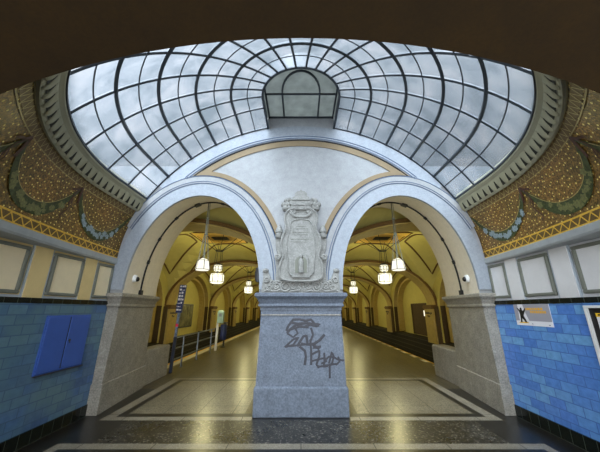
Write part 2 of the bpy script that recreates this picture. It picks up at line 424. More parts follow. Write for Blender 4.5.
def arch_band(cx, o0, o1, y0, y1, t0, t1, n=40):
    b = MB(); ts = lsp(t0, t1, n)
    rs = []
    for t in ts:
        x0, z0 = ell(o0, t); x1, z1 = ell(o1, t)
        rs.append([(cx + x0, y0, z0), (cx + x1, y0, z1), (cx + x1, y1, z1), (cx + x0, y1, z0)])
    return b.rings(rs)
def archline(b, cx, o, y, r, t0, t1, n=40, m=0):
    b.tube([(cx + ell(o, t)[0], y, ell(o, t)[1]) for t in lsp(t0, t1, n)], r, 6, m)
for sgn in (-1, 1):
    cx = sgn * ACX
    a0, a1 = (0, PI * .82) if sgn < 0 else (PI * .18, PI)
    arch_band(cx, .0, .25, YF - .03, YF + .02, 0, PI).build('archivolt', 'arch', wall_far)
    arch_band(cx, .27, .41, YF - .034, YF + .02, a0, a1).build('outer_moulding', 'field', wall_far)
    ln = MB()
    for o in (.26, .30, .415): archline(ln, cx, o, YF - .036, .008, a0, a1)
    ln.build('moulding_line', 'archline', wall_far)
    t0, t1 = (0.06, PI * .565) if sgn < 0 else (PI * .435, PI - .06)
    arch_band(cx, .435, .53, YF - .026, YF + .02, t0, t1).build('tan_arch_band', 'tan', wall_far)
    bl = MB(); archline(bl, cx, .43, YF - .02, .012, t0, t1); bl.build('black_outline', 'blackline', wall_far)
def big_band(R0, R1, y0, y1, ang, n=50):
    b = MB()
    return b.rings([[(R * sin(a), y, ZC + R * cos(a)) for R, y in ((R0, y0), (R1, y0), (R1, y1), (R0, y1))] for a in lsp(-ang, ang, n)])
A44 = math.radians(44.0)
big_band(3.03, 3.16, YF - .02, YF + .02, A44).build('tan_arch_band', 'tan', wall_far)
b = MB(); b.tube([(3.165 * sin(a), YF - .02, ZC + 3.165 * cos(a)) for a in lsp(-A44, A44, 50)], .014); b.build('black_outline', 'blackline', wall_far)
big_band(3.19, 3.50, YF - .028, YF + .02, math.radians(53)).build('big_arch_band', 'arch', wall_far)
b = MB()
for R in (3.21, 3.26): b.tube([(R * sin(a), YF - .030, ZC + R * cos(a)) for a in lsp(-.79, .79, 60)], .009)
b.build('moulding_line', 'archline', wall_far)

# ------------------------------------------------------------------ granite piers
def capital_rects(xa, xb, y0, y1, m, outs):
    return [(xa - o if m[0] else xa, xb + o if m[1] else xb, y0 - o, y1 + o * .6, z) for o, z in outs]
cp = [(.0, 1.58), (.0, 1.63), (.035, 1.645), (.035, 1.67), (.02, 1.69), (.05, 1.76), (.085, 1.80), (.095, 1.81), (.095, 1.855), (.08, 1.87)]
pier = thing('granite_pier', 'broad grey granite pier with black graffiti between the two arches', 'pier', (0, 5.6, 0))
MB().rects([(-.75, .75, 4.85, 6.5, 0), (-.75, .75, 4.85, 6.5, .40), (-.735, .735, 4.865, 6.49, .42)]).build('plinth', 'granite_blue', pier, .012)
MB().rects([(-.725, .725, 4.88, 6.46, .40), (-.69, .69, 4.91, 6.44, 1.50), (-.69, .69, 4.91, 6.44, 1.60)]).build('shaft', 'granite_blue', pier)
MB().rects(capital_rects(-.70, .70, 4.90, 6.44, (1, 1), cp)).build('capital', 'granite_blue', pier)
b = MB(); b.box((-.69, 4.895, 1.497), (.69, 4.93, 1.512)); b.build('neck_line', 'granite', pier)
# graffiti: marker strokes on the face of the shaft
g = MB()
def face_y(z): return 4.88 + (z - .40) / 1.10 * .03
def stroke(pts, w):
    P = []
    for px, py in pts:
        X, Y = 270 + px / 6.4625, 310 + py / 6.457
        q = at(X, Y, 4.9); q.y = face_y(q.z) - .002; P.append(q)
    S = []
    for i in range(len(P) - 1):
        for t in (0, .34, .67): S.append(P[i].lerp(P[i + 1], t))
    S.append(P[-1])
    g.tube(S, w, 6, up=[(1, 0, 0)] * len(S) if False else None, ry=None)
cloud = [(105, 135), (120, 100), (150, 62), (190, 60), (230, 70), (265, 62), (290, 90), (325, 95), (300, 105), (260, 95), (220, 110), (170, 95), (130, 125), (110, 150)]
strokes = [(cloud, .011), ([(140, 80), (180, 90), (240, 84), (300, 96)], .012), ([(120, 130), (190, 108), (250, 112)], .01), ([(110, 150), (150, 175), (180, 150), (165, 120)], .008),
 ([(265, 115), (278, 160), (262, 200)], .01), ([(95, 240), (150, 190), (185, 175), (150, 225), (100, 238)], .009), ([(100, 236), (180, 228), (260, 218)], .008),
 ([(175, 235), (215, 170), (235, 165), (245, 230)], .011), ([(190, 235), (225, 262), (232, 300), (224, 355)], .011), ([(200, 215), (250, 225), (300, 210)], .009),
 ([(260, 190), (266, 260), (266, 355)], .010), ([(352, 158), (320, 195), (275, 225), (320, 250)], .012), ([(300, 200), (280, 245), (330, 235)], .009),
 ([(272, 285), (300, 270), (320, 262), (318, 300), (300, 350), (318, 372)], .009), ([(268, 330), (310, 318), (350, 310)], .008), ([(350, 275), (352, 330), (345, 365), (375, 360)], .009),
 ([(305, 368), (350, 358), (440, 345)], .008), ([(380, 345), (400, 270), (412, 300), (400, 345), (385, 360), (386, 440)], .009), ([(360, 320), (380, 300), (415, 305), (440, 320), (478, 325)], .008),
 ([(440, 300), (450, 330), (430, 350), (390, 345)], .008), ([(330, 345), (365, 330), (350, 300)], .008)]
for p, w in strokes: stroke(p, w * 2.1)
go = g.build('graffiti', 'graffiti', pier)
for v in go.data.vertices:                     # press the ink flat on the stone
    z = v.co.z; fy = face_y(z) - 5.6; v.co.y = fy - .0015 + (v.co.y - fy) * .12
lab(go, 'black scribbled graffiti tags')

def side_pier(s):
    t = thing('granite_pier', 'grey granite corner pier carrying the left arch beside the teal tiled wall' if s < 0 else 'grey granite corner pier carrying the right arch beside the bright blue tiled wall', 'pier', (s * 3.5, 5.7, 0))
    def R(x0, x1): return (x0, x1) if s > 0 else (-x1, -x0)
    def ring(xf, xb, yf, yb, z):            # jamb splays outward to the back
        pts = [(xf, yf, z), (3.75, yf, z), (3.75, yb, z), (xb, yb, z)]
        return [(s * x, y, zz) for x, y, zz in pts]
    b = MB(); b.rings([ring(3.20, 3.36, 4.935, 6.52, 0), ring(3.20, 3.36, 4.935, 6.52, .43), ring(3.222, 3.378, 4.955, 6.495, .436)]); b.build('plinth', 'granite', t, .01)
    b = MB(); b.rings([ring(3.222, 3.38, 4.955, 6.49, .43), ring(3.185, 3.36, 4.965, 6.47, 1.6)]); b.build('shaft', 'granite', t)
    b = MB(); b.rings([ring(3.19 - o, 3.365 - o, 4.96 - o, 6.47 + o * .6, z) for o, z in cp]); b.build('capital', 'granite', t)
    w = tag(MB().rings([[(s * x, y, z) for x, y in ((3.40, 6.53), (3.75, 6.53), (3.75, 7.72), (3.42, 7.72))] for z in (0, .69)] + [[(s * x, y, .72) for x, y in ((3.42, 6.54), (3.74, 6.54), (3.74, 7.70), (3.44, 7.70))]]).build('low_wall', 'granite', None, .008),
        'low granite parapet wall behind the %s corner pier' % ('left' if s < 0 else 'right'), 'low wall')
for s in (-1, 1): side_pier(s)

# ------------------------------------------------------------------ carved cartouche
cart = thing('stone_cartouche', 'carved grey limestone cartouche with crown and niche on the central pier', 'cartouche', (0, 4.88, 1.87))
YK = 4.84
def W(pts, Y=YK): return [(at(x, y, Y).x, at(x, y, Y).z) for x, y in pts]
def chaikin(pts, n=2):
    for _ in range(n):
        q = [pts[0]]
        for a, b_ in zip(pts, pts[1:]): q += [(a[0] * .75 + b_[0] * .25, a[1] * .75 + b_[1] * .25), (a[0] * .25 + b_[0] * .75, a[1] * .25 + b_[1] * .75)]
        pts = q + [pts[-1]]
    return pts
def mir(pts): return pts + [(602 - x, y) for x, y in pts[::-1]]
def relief(name, halfpts, y0, y1=4.95, bevel=.012, mat='carved'):
    return MB().prism(W(mir(halfpts)), y0, y1).build(name, mat, cart, bevel)
tablet = [(301, 281), (289, 281), (281, 279), (279, 272), (280.5, 262), (284, 256), (281.5, 250), (281, 243), (282.5, 236), (285.5, 231), (286.5, 226), (285, 222), (284.5, 216), (287, 211), (293, 208.5), (301, 208)]
tablet = chaikin(tablet)
relief('tablet', tablet, 4.80)
inner = [(301, 276), (288.5, 275.5), (288, 262), (286.5, 250), (287, 238), (290, 230), (290.5, 223), (293, 220), (301, 219)]
inner = chaikin(inner)
relief('raised_field', inner, 4.785, 4.83, .008)
def rim(name, half, Y, r):
    P = W(mir(half), Y); P = [p for i, p in enumerate(P) if i == 0 or (Vector(p) - Vector(P[i - 1])).length > .004]
    b = MB(); b.tube([(x, Y, z) for x, z in P[:-1]], r, 6, closed=True); b.build(name, 'carved', cart)
rim('tablet_rim', tablet, 4.79, .022); rim('field_rim', inner, 4.78, .014)
for (x0, x1, y) in ((296, 306, 226.5), (293, 308, 229), (292, 309.5, 232.5), (294, 308, 235), (290.5, 311.5, 239.5), (291, 309, 242)):
    x = x0; b = MB()
    while x < x1 - .3:
        w = random.uniform(.5, 1.2); p = at(x, y, 4.784); q = at(x + w, y - .5, 4.784)
        b.box((p.x, 4.779, p.z), (q.x, 4.788, q.z)); x += w + .45
    b.build('worn_inscription', 'frame', cart)
# crown of masonry towers and leaves over the tablet
b = MB()
b.prism(W(mir([(301, 211), (291, 211), (291.5, 206), (290, 205.8), (291, 201), (292.5, 200.8), (293, 198.5), (294.5, 198.3), (295, 195), (297.5, 193.2), (299.8, 192.8), (301, 191)])), 4.75, 4.95)
for s_ in (0, 1):
    f = (lambda x: 602 - x) if s_ else (lambda x: x)
    for (x, y, r) in ((285, 208, .055), (283.6, 204.5, .05), (287.5, 204.5, .06), (286.5, 200.8, .05), (289.2, 199.8, .045), (289.5, 208, .05), (290.5, 203.5, .045)):
        p = at(f(x), y, 4.84); b.lathe([(.2 * r, -.05), (.8 * r, -.035), (r, 0), (r, .06)], (p.x, 4.84, p.z), 10, ax='y')
    for (x, y) in ((293.5, 203.5), (296, 203.5), (294, 208), (297.5, 207.5)):
        p = at(f(x), y, 4.80); b.box((p.x - .018, 4.735, p.z - .03), (p.x + .018, 4.76, p.z + .03))
for z_ in (201, 206): p = at(292, z_, 4.80); q = at(310, z_, 4.80); b.box((p.x, 4.725, p.z - .008), (q.x, 4.76, p.z + .012))
b.build('crown', 'carved', cart, .006)
b = MB()
def scroll(b, x, y, r, turns=1.6, s_=1, rr=.014, Y=4.82, a0=0):
    p = at(x, y, Y); P = [(p.x + s_ * r * (1 - .75 * k / 30) * cos(a0 + turns * 2 * PI * k / 30), Y, p.z + r * (1 - .75 * k / 30) * sin(a0 + turns * 2 * PI * k / 30)) for k in range(31)]
    b.tube(P, rr * 1.25, 6)
b.tube([(at(x, y, 4.78).x, 4.78, at(x, y, 4.78).z) for x, y in ((292, 213), (293.5, 215.5), (297, 216.8), (301, 217), (305, 216.8), (308.5, 215.5), (310, 213))], .026, 8)
scroll(b, 292.5, 212.5, .055, s_=1, Y=4.78); scroll(b, 309.5, 212.5, .055, s_=-1, Y=4.78)
b.build('top_scroll', 'carved', cart)
for s_ in (0, 1):
    f = (lambda x: 602 - x) if s_ else (lambda x: x)
    p = at(f(278.9), 238, 4.86)
    b = MB(); b.lathe([(.055, 0), (.07, .03), (.075, .07), (.05, .09), (.068, .11), (.068, .14), (.05, .19), (.03, .235), (.006, .26)], (p.x, 4.87, p.z), 12); b.build('finial', 'carved', cart, smooth=True)
    b = MB(); b.prism([(at(f(x), y, 4.86).x, at(f(x), y, 4.86).z) for x, y in ((275.3, 238), (282.4, 238), (282, 246), (284, 254), (280, 258.5), (276.8, 252), (275.6, 246))], 4.87, 4.95)
    b.build('side_shaft', 'carved', cart, .012)
    b = MB(); b.prism([(at(f(x), y, 4.86).x, at(f(x), y, 4.86).z) for x, y in ((276.3, 258), (275.5, 280), (287, 280), (286, 262), (282, 256))], 4.875, 4.95)
    scroll(b, f(277.8), 257.6, .05, 1.2, -1 if s_ else 1, .022, 4.84); scroll(b, f(281.5), 268, .055, 1.4, 1 if s_ else -1, .013, 4.85); scroll(b, f(281), 276, .05, 1.4, -1 if s_ else 1, .013, 4.85)
    b.build('side_volute', 'carved', cart, .006)
base = [(301, 292.7), (261.5, 292.7), (261.8, 286), (263, 278), (263.2, 271.5), (265, 269.5), (267.5, 270), (269, 274), (271, 279), (275, 280.5), (283, 279.5), (301, 279)]
b = MB().prism(W(mir(base), 4.84), 4.85, 4.95)
for sg in (1, -1):
    f = (lambda x: x) if sg > 0 else (lambda x: 602 - x)
    for (x, y, r, tn, a0) in ((285.5, 286.5, .115, 2.0, 0), (293.8, 286.0, .06, 1.5, 2), (276.5, 285.5, .075, 1.7, 1), (269.0, 287.5, .055, 1.5, 3), (266.5, 279.5, .05, 1.4, 4), (272.0, 283.0, .04, 1.3, 5), (298.6, 288.5, .045, 1.3, 2)):
        scroll(b, f(x), y, r, tn, sg, .015, 4.845, a0=a0)
    for P in ([(264, 291), (268, 289.8), (272, 290.8), (277, 291.2), (281, 289)], [(281, 281.5), (276.5, 281.8), (273, 285), (271, 290)], [(290, 290.5), (294, 291), (298, 290), (301, 284)], [(290.5, 282), (294.5, 281), (298, 283.5), (300.5, 281.5)]):
        b.tube([(at(f(x), y, 4.845).x, 4.845, at(f(x), y, 4.845).z) for x, y in P], .017, 6)
for x in (265.5, 336.5):
    p = at(x, 270.5, 4.83); b.lathe([(.03, -.05), (.045, 0), (.03, .05)], (p.x, 4.86, p.z), 8, ax='x')
b.build('scrollwork_base', 'carved', cart, .006)
# small arched niche with a standing figure, low on the tablet
b = MB(); b.prism(W(mir([(301, 277.5), (292, 277.5), (292, 275), (293.5, 274.5), (293.5, 258), (295.5, 255), (298, 255.5), (301, 253.5)]), 4.78), 4.755, 4.80)
b.build('niche_frame', 'carved', cart, .005)
b = MB(); b.prism(W(mir([(301, 273), (295.2, 273), (295.2, 261), (297, 258), (301, 256.5)]), 4.78), 4.748, 4.757); b.build('niche_shade_plate', 'frame', cart)  # flat raised plate, its darker colour painting the shade inside the niche
b = MB(); p = at(301, 273, 4.79)
b.lathe([(.045, 0), (.05, .04), (.042, .12), (.05, .2), (.03, .235), (.02, .25), (.032, .27), (.034, .295), (.018, .32)], (p.x, 4.75, p.z), 10); b.build('niche_figure', 'carved', cart, smooth=True)

# ------------------------------------------------------------------ side walls, mosaic, cornice
RR = 3.17                                # ridge radius
def Q(t):                                # ridge line of the cornice, t = arc length from the arch wall
    if t < .85: return Vector((RR, YF - t, 3.42)), Vector((1, 0, 0))
    a = (t - .85) / RR; return Vector((RR * cos(a), YC - RR * sin(a), 3.42)), Vector((cos(a), sin(a) * -1, 0))
def bandx(y): d = 4.95 - y; return 3.385 - .05 * d - .03 * d * d
def Bp(t):
    q, n = Q(t); y = q.y
    if t > .85: y = max(1.45, q.y + n.y * .22)
    return Vector((bandx(y), y, 2.48))
TMAX = .85 + RR * math.asin((YC - 1.5) / RR)
def mos(t, w, s, off=0.0):
    a, b = Bp(t), Q(t)[0]
    p = a.lerp(b, w); n = Q(t)[1]; bulge = .05 * sin(PI * w)
    p = p + Vector((n.x, n.y, 0)) * bulge - Vector((n.x, n.y, 0)) * off + Vector((0, 0, -off * .3))
    return Vector((s * p.x, p.y, p.z))
def mnormal(t, w, s):
    e = .01; a = mos(t + e, w, s) - mos(t - e, w, s); b_ = mos(t, min(1, w + e), s) - mos(t, max(0, w - e), s)
    n = a.cross(b_).normalized(); i_ = Vector((-s * Q(t)[1].x, -Q(t)[1].y, -.3))
    return n if n.dot(i_) > 0 else -n
def mzig(b, pts, hw, s, off, m=0):
    for p, q in zip(pts, pts[1:]): mribbon(b, [p, q], hw, s, off, m)
def mribbon(b, pts, hw, s, off, m=0):
    """Thin flat strip on the mosaic surface through (t, w) points."""
    P = [mos(t, w, s, off) for t, w in pts]; N_ = [mnormal(t, w, s) for t, w in pts]; P = [mos(t, w, s) + n_ * off for (t, w), n_ in zip(pts, N_)]
    v = []; n = len(P)
    for i in range(n):
        d = (P[min(i + 1, n - 1)] - P[max(i - 1, 0)]).normalized(); u = d.cross(N_[i]).normalized()
        h = hw[i] if isinstance(hw, list) else hw
        v += [P[i] - u * h, P[i] + u * h]
    b.add(v, [(2 * i, 2 * i + 1, 2 * i + 3, 2 * i + 2) for i in range(n - 1)], m)
ties = [.06, 1.33, 2.62, 3.9]
for s in (-1, 1):
    nm = 'left' if s < 0 else 'right'
    w = MB()
    def bx(a, b_, mm=0, w=w):
        x0, x1 = sorted((s * a[0], s * b_[0])); w.box((x0, a[1], a[2]), (x1, b_[1], b_[2]), mm)
    bx((XW, 1.5, 0), (3.72, YF - .002, 2.5))
    wall = struct(w.build('wall_' + nm, ['creamlit' if s < 0 else 'greywall']), '%s tiled vestibule wall below the mosaic frieze' % nm)
    def part(name, mat, a, b_, bevel=0, lb=None):
        q = MB(); x0, x1 = sorted((s * a[0], s * b_[0])); q.box((x0, a[1], a[2]), (x1, b_[1], b_[2])); o = q.build(name, mat, wall, bevel)
        if lb: lab(o, lb)
        return o
    part('tile_dado', 'tileL' if s < 0 else 'tileR', (3.385, 1.5, .16), (3.41, 4.955, 1.67), 0, 'teal blue glazed tiles' if s < 0 else 'bright blue glazed tiles')
    part('tile_border', 'tileblack', (3.375, 1.5, 1.67), (3.41, 4.955, 1.735), 0, 'black tile string course')
    q = MB(); x0, x1 = sorted((s * 3.365, s * 3.41)); q.box((x0, 1.5, 0), (x1, 4.93, .16)); struct(q.build('baseboard_' + nm, 'tileblack'), 'black tiled skirting under the %s wall' % nm)
    # panels between plain pilasters
    Z0, Z1 = 1.775, 2.345
    for (y0, y1) in ((4.52, 4.92), (3.70, 4.23), (2.35, 3.34), (1.55, 2.1)):
        q = MB(); f = .042
        def fr(ya, yb, za, zb): 
            x0, x1 = sorted((s * 3.365, s * 3.41)); q.box((x0, ya, za), (x1, yb, zb))
        fr(y0, y1, Z0, Z0 + f); fr(y0, y1, Z1 - f, Z1); fr(y0, y0 + f, Z0 + f, Z1 - f); fr(y1 - f, y1, Z0 + f, Z1 - f)
        po = q.build('panel_frame', 'frame', wall, .012)
        q = MB(); x0, x1 = sorted((s * 3.39, s * 3.41)); q.box((x0, y0 + f, Z0 + f), (x1, y1 - f, Z1 - f)); q.build('panel', 'panellit' if s < 0 else 'panelgrey', po)
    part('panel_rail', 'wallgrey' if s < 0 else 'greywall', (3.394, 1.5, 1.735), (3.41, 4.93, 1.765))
    for (y0, y1) in ((4.25, 4.50), (3.40, 3.66), (2.10, 2.32)):
        part('pilaster', 'creamlit' if s < 0 else 'panelgrey', (3.375, y0, 1.735), (3.41, y1, 2.42), .006)
        for (ya, yb) in ((y0 - .025, y0), (y1, y1 + .025)): part('pilaster_edge', 'wallgrey', (3.385, ya, 1.735), (3.41, yb, 2.42))
    # grey ledge, curving in plan
    q = MB(); ys = lsp(1.5, YF - .005, 24)
    q.rings([[(s * x, y, z) for x, z in ((bandx(y) - .03, 2.375), (bandx(y) - .045, 2.40), (bandx(y) - .045, 2.47), (bandx(y) - .01, 2.49), (3.5, 2.49), (3.5, 2.375))] for y in ys]); lab(q.build('ledge', 'ledge', wall), 'curved grey stone ledge')
    q = MB(); q.grid(lambda t, v: mos(t, v, s), lsp(0, TMAX, 80), lsp(0, 1, 10)); mo = q.build('mosaic_frieze', 'mosaic', wall, smooth=True)
    uvl = mo.data.uv_layers.new(name='surface')
    tsm, wsm = lsp(0, TMAX, 80), lsp(0, 1, 10)
    for lp_ in mo.data.loops: uvl.data[lp_.index].uv = (tsm[lp_.vertex_index // 10], wsm[lp_.vertex_index % 10])
    lab(mo, 'gold brown mosaic with hanging garlands')
    ts = lsp(.0, TMAX, 110)
    q = MB(); mribbon(q, [(t, .075) for t in ts], .055, s, .004, 0)
    for ww, hw in ((.02, .008), (.135, .011)): mribbon(q, [(t, ww) for t in ts], hw, s, .009, 1)
    z = []; t = .05; i = 0
    while t < TMAX: z.append((t, .025 if i % 2 else .125)); t += .07; i += 1
    mzig(q, z, .007, s, .008, 1); q.build('zigzag_border', ['darkband', 'gold'], mo)
    q = MB(); mribbon(q, [(t, .925) for t in ts], .05, s, .004, 0)
    for ww, hw in ((.862, .006), (.985, .006)): mribbon(q, [(t, ww) for t in ts], hw, s, .009, 1)
    z = []; t = .05; i = 0
    while t < TMAX: z.append((t, .875 if i % 2 else .975)); t += .05; i += 1
    mzig(q, z, .005, s, .008, 1); q.build('upper_border', ['darkband', 'palegold'], mo)
    # the wall end edging
    q = MB(); mribbon(q, [(.012, w_) for w_ in lsp(0, 1, 12)], .014, s, .008); q.build('edge_line', 'darkband', mo)
    for gi in range(3):
        ta, tb = ties[gi], ties[gi + 1]
        pts = []; hw = []
        for k in range(25):
            u = k / 24
            tt = ta + (tb - ta) * u
            if tt > TMAX - .02: break
            sag = 1 - abs(2 * u - 1) ** 2.2
            pts.append((tt, .84 - .56 * sag)); hw.append(.014 + .068 * sin(PI * u) ** .8)
        q = MB(); mribbon(q, pts, hw, s, .010); go_ = q.build('garland', 'leaf', mo)
        q = MB(); mribbon(q, [(t, w_ + h * 1.15) for (t, w_), h in zip(pts[2:-2], hw[2:-2])], .005, s, .012); q.build('garland_outline', 'palegold', go_)
        q = MB()
        for k in range(4, len(pts) - 3, 2 if gi else 2):
            t, w_ = pts[k]
            for e in range(2):
                tt = t + random.uniform(-.05, .05); w2 = w_ + random.uniform(-.035, .035); n = mnormal(tt, w2, s); c = mos(tt, w2, s) + n * .015
                u = n.cross(Vector((0, 0, 1))).normalized(); v = n.cross(u); r = random.uniform(.028, .052)
                ring = [c + u * (r * (1 + .22 * cos(5 * a)) * cos(a)) + v * (r * (1 + .22 * cos(5 * a)) * sin(a)) for a in lsp(0, 2 * PI, 21)[:-1]]
                q.add(ring, [tuple(range(20))])
        q.build('garland_flowers', 'flower' if gi == 0 else 'flowerolive', go_)
    for gi in (1, 2):
        t0 = ties[gi]; q = MB()
        mribbon(q, [(t0, .86), (t0 - .03, .74), (t0 - .05, .62)], .02, s, .014)
        mribbon(q, [(t0, .86), (t0 + .08, .72), (t0 + .10, .58), (t0 + .07, .48), (t0 + .04, .56), (t0 + .09, .66)], .010, s, .014)
        mribbon(q, [(t0 + .07, .48), (t0 + .16, .34), (t0 + .14, .26)], .008, s, .014)
        mribbon(q, [(t0, .86), (t0 + .06, .80), (t0 + .16, .76)], .016, s, .014); q.build('ribbon_bow', 'ribbon', mo)

# cornice ring round the skylight opening
def U(r, x_side=1, ymin=1.5, n=60):
    """Plan path at radius r: straight along the left, round the end, straight along the right (clipped at the near wall)."""
    am = math.asin(min(1, (YC - ymin) / r)) if r > YC - ymin else PI / 2
    return am
prof = [(RR, 3.40), (3.145, 3.385), (3.12, 3.41), (3.115, 3.44), (3.105, 3.452), (3.09, 3.50), (3.07, 3.545), (3.055, 3.575), (3.02, 3.60), (3.012, 3.61), (3.012, 3.66), (3.07, 3.76), (RR + .12, 3.76), (RR + .12, 3.42)]
for i, s in enumerate((-1, 1)):
    def path(t, r):
        if t < .85: return (s * r, YF - t - .002)
        a = (t - .85) / RR; return (s * r * cos(a), YC - r * sin(a))
    ts = lsp(0, .85, 5)[:-1] + lsp(.85, TMAX, 36)
    b = MB(); b.rings([[(*path(t, r), z) for r, z in prof] for t in ts])
    co = struct(b.build('trim_%d' % (i + 1), 'corniceflat', None, smooth=True), '%s half of the scalloped stucco cornice round the glass dome' % ('left' if s < 0 else 'right'))
    # dark strip painting in the shade of the gaps, then the row of rounded scallops standing in it
    b = MB(); b.grid(lambda t, k: (*path(t, (3.112, 3.066)[k]), (3.428, 3.545)[k] - .012), ts, (0, 1)); b.build('gap_shade_strip', 'gapshade', co)
    b = MB(); t = .06
    while t < TMAX - .05:
        rs = []
        for k in range(7):
            u = k / 6; r = 3.128 - .078 * u; z = 3.425 + .145 * u - .035 * sin(PI * min(1, u * 1.1)) ; hwid = .036 + .038 * u ** 1.3
            sag = .040 * (1 - u * .75)
            ring = []
            for j in range(7):
                a = -PI / 2 + PI * j / 6
                x, y = path(t + hwid * sin(a), r); ring.append((x, y, z - sag * cos(a)))
            rs.append(ring)
        b.rings(rs); t += .150
    b.build('scallops', 'cornice', co, smooth=True)

# near wall over the entrance arch and the low dark barrel vault the camera stands in
AN, BN, ZN, YN = 2.9, 1.75, 1.74, 1.5
b = MB()
oa = [(AN * cos(t), ZN + BN * sin(t)) for t in lsp(0, PI, 49)]
poly = [(-AN, 0)] + oa[::-1] + [(AN, 0), (3.9, 0), (3.9, 3.0), (3.3, 3.78), (2.9, 3.8)] + [(2.45 * cos(t), ZC + .02 + 2.45 * sin(t)) for t in lsp(.92, PI - .92, 25)] + [(-2.9, 3.8), (-3.3, 3.78), (-3.9, 3.0), (-3.9, 0)]
b.prism(poly, YN - .12, YN - .002)
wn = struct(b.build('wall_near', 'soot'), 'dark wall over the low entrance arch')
b = MB()
full = [(AN, 0)] + oa + [(-AN, 0)]
k = len(full)
outer = [(x * 1.1, z * 1.06 if z > 0 else 0) for x, z in full]
for y0, y1 in ((-1.9, YN - .12),):
    vs = [(x, y0, z) for x, z in full] + [(x, y1, z) for x, z in full]
    b.add(vs, [(i, i + 1, i + 1 + k, i + k) for i in range(k - 1)])
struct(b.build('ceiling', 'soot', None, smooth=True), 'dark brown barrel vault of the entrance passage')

# ------------------------------------------------------------------ glass dome
def sph(r, t, off=0.0):
    """Plan radius r, t = -1..1 position code: ('w', s, y) handled by dome()."""
    return ZC + sqrt(max(0, (RS + off) ** 2 - r * r))
r_rings = [3.015, 2.66, 2.24, 1.77, 1.24, .70]
def dpt(r, code, off=0.0):
    """code: angle in radians 0..PI from +x round the near end; <0 or >PI continue straight to the arch wall (metres)."""
    rr = r * (RS + off) / RS; z = ZC + sqrt(max(0, RS * RS - r * r)) * (RS + off) / RS
    if code < 0: return Vector((rr, YC - code, z))
    if code > PI: return Vector((-rr, YC + (code - PI), z))
    return Vector((rr * cos(code), YC - rr * sin(code), z))
LEN = YF - YC - .004
def allowed(r):
    return math.asin((YC - 1.52) / r) if r > YC - 1.52 else PI / 2
def codes(r, n=15):
    am = allowed(r)
    a = [-LEN, -LEN / 2] + lsp(0, am, n); right = a
    left = [PI - q if q >= 0 else PI - q for q in a[::-1]]
    left = [PI - q for q in a[::-1]]
    return right, left
dome = struct(bpy.data.objects.new('window_1', None), 'fan shaped skylight dome of rippled glass'); C.objects.link(dome)
b = MB(); rsub = []
for i in range(5): rsub += lsp(r_rings[i], r_rings[i + 1], 5)[:-1]
rsub += [.70]
for side_ in (0, 1):
    cs = [codes(r)[side_] for r in rsub]
    pts = [[dpt(r, c_) for c_ in cl] for r, cl in zip(rsub, cs)]
    b.grid(lambda i, j: pts[i][j], range(len(rsub)), range(len(cs[0])))
gl = lab(b.build('glass', 'glass', dome, smooth=True), 'rippled bluish glass panes')
def ribline(code, r0=3.015, r1=.70, n=26):
    out = []
    for r in lsp(r0, r1, n):
        p = dpt(r, code)
        if p.y < 1.53: continue
        out.append(p)
    return out
angs = [(-.21)] + [math.radians(6.43 + 12.857 * k) for k in range(14)] + [PI + .21]
for a in angs:
    P = ribline(a)
    if len(P) > 1: b = MB(); b.tube(P, .017, 4, ry=.022, up=[(p - Vector((0, min(p.y, YC), ZC))).normalized() for p in P]); b.build('rib', 'mullion', dome)
for s in (-1, 1):            # edge bar against the arch wall
    P = [dpt(r, -LEN + .03 if s > 0 else PI + LEN - .03) for r in lsp(3.015, .70, 26)]
    b = MB(); b.tube(P, .022, 4, up=[(p - Vector((0, YC, ZC))).normalized() for p in P]); b.build('edge_rib', 'mullion', dome)
def ring_tube(r, wid, name):
    right, left = codes(r, 24)
    if allowed(r) > PI / 2 - .001:
        P = [[dpt(r, c_) for c_ in right + left[1:]]]
    else: P = [[dpt(r, c_) for c_ in right], [dpt(r, c_) for c_ in left]]
    b = MB()
    for q in P: b.tube(q, wid, 4, ry=wid * 1.1)
    return b.build(name, 'mullion', dome)
for r in r_rings: ring_tube(r, .026 if r < 3 else .022, 'ring_bar')
for i in range(5): ring_tube((r_rings[i] + r_rings[i + 1]) / 2, .010, 'thin_ring_bar')
# lantern: low drum with a flat sooty glazed ceiling
zl0, zl1 = sph(.70, 0) - .02, 5.56
def lpath(r): return [Vector((r, YF - .004, 0)), Vector((r, (YF + YC) / 2, 0))] + [Vector((r * cos(a), YC - r * sin(a), 0)) for a in lsp(0, PI, 25)] + [Vector((-r, (YF + YC) / 2, 0)), Vector((-r, YF - .004, 0))]
lp = lpath(.72)
lan = MB(); lan.add([(p.x, p.y, z) for p in lp for z in (zl0, zl1)], [(2 * i, 2 * i + 2, 2 * i + 3, 2 * i + 1) for i in range(len(lp) - 1)])
lo = lan.build('lantern_drum', 'mullion', dome, smooth=True)
b = MB(); q = lpath(.72); b.add([(p.x, p.y, zl1) for p in q], [tuple(range(len(q)))]); b.build('lantern_pane', 'darkglass', lo)
LB = .16
b = MB()
b.tube([Vector((p.x, p.y, zl1 - .01)) for p in lpath(.68)], .022, 4)
b.tube([Vector((p.x, p.y, zl1 - .01)) for p in [Vector((.36, YF - .01, 0))] + [Vector((.36 * cos(a), YC + LB - .54 * sin(a), 0)) for a in lsp(0, PI, 17)] + [Vector((-.36, YF - .01, 0))]], .022, 4)
b.tube([(-.7, YC + LB, zl1 - .01), (.7, YC + LB, zl1 - .01)], .02, 4); b.tube([(-.7, YF - .03, zl1 - .01), (.7, YF - .03, zl1 - .01)], .022, 4)
b.build('lantern_bars', 'mullion', lo)

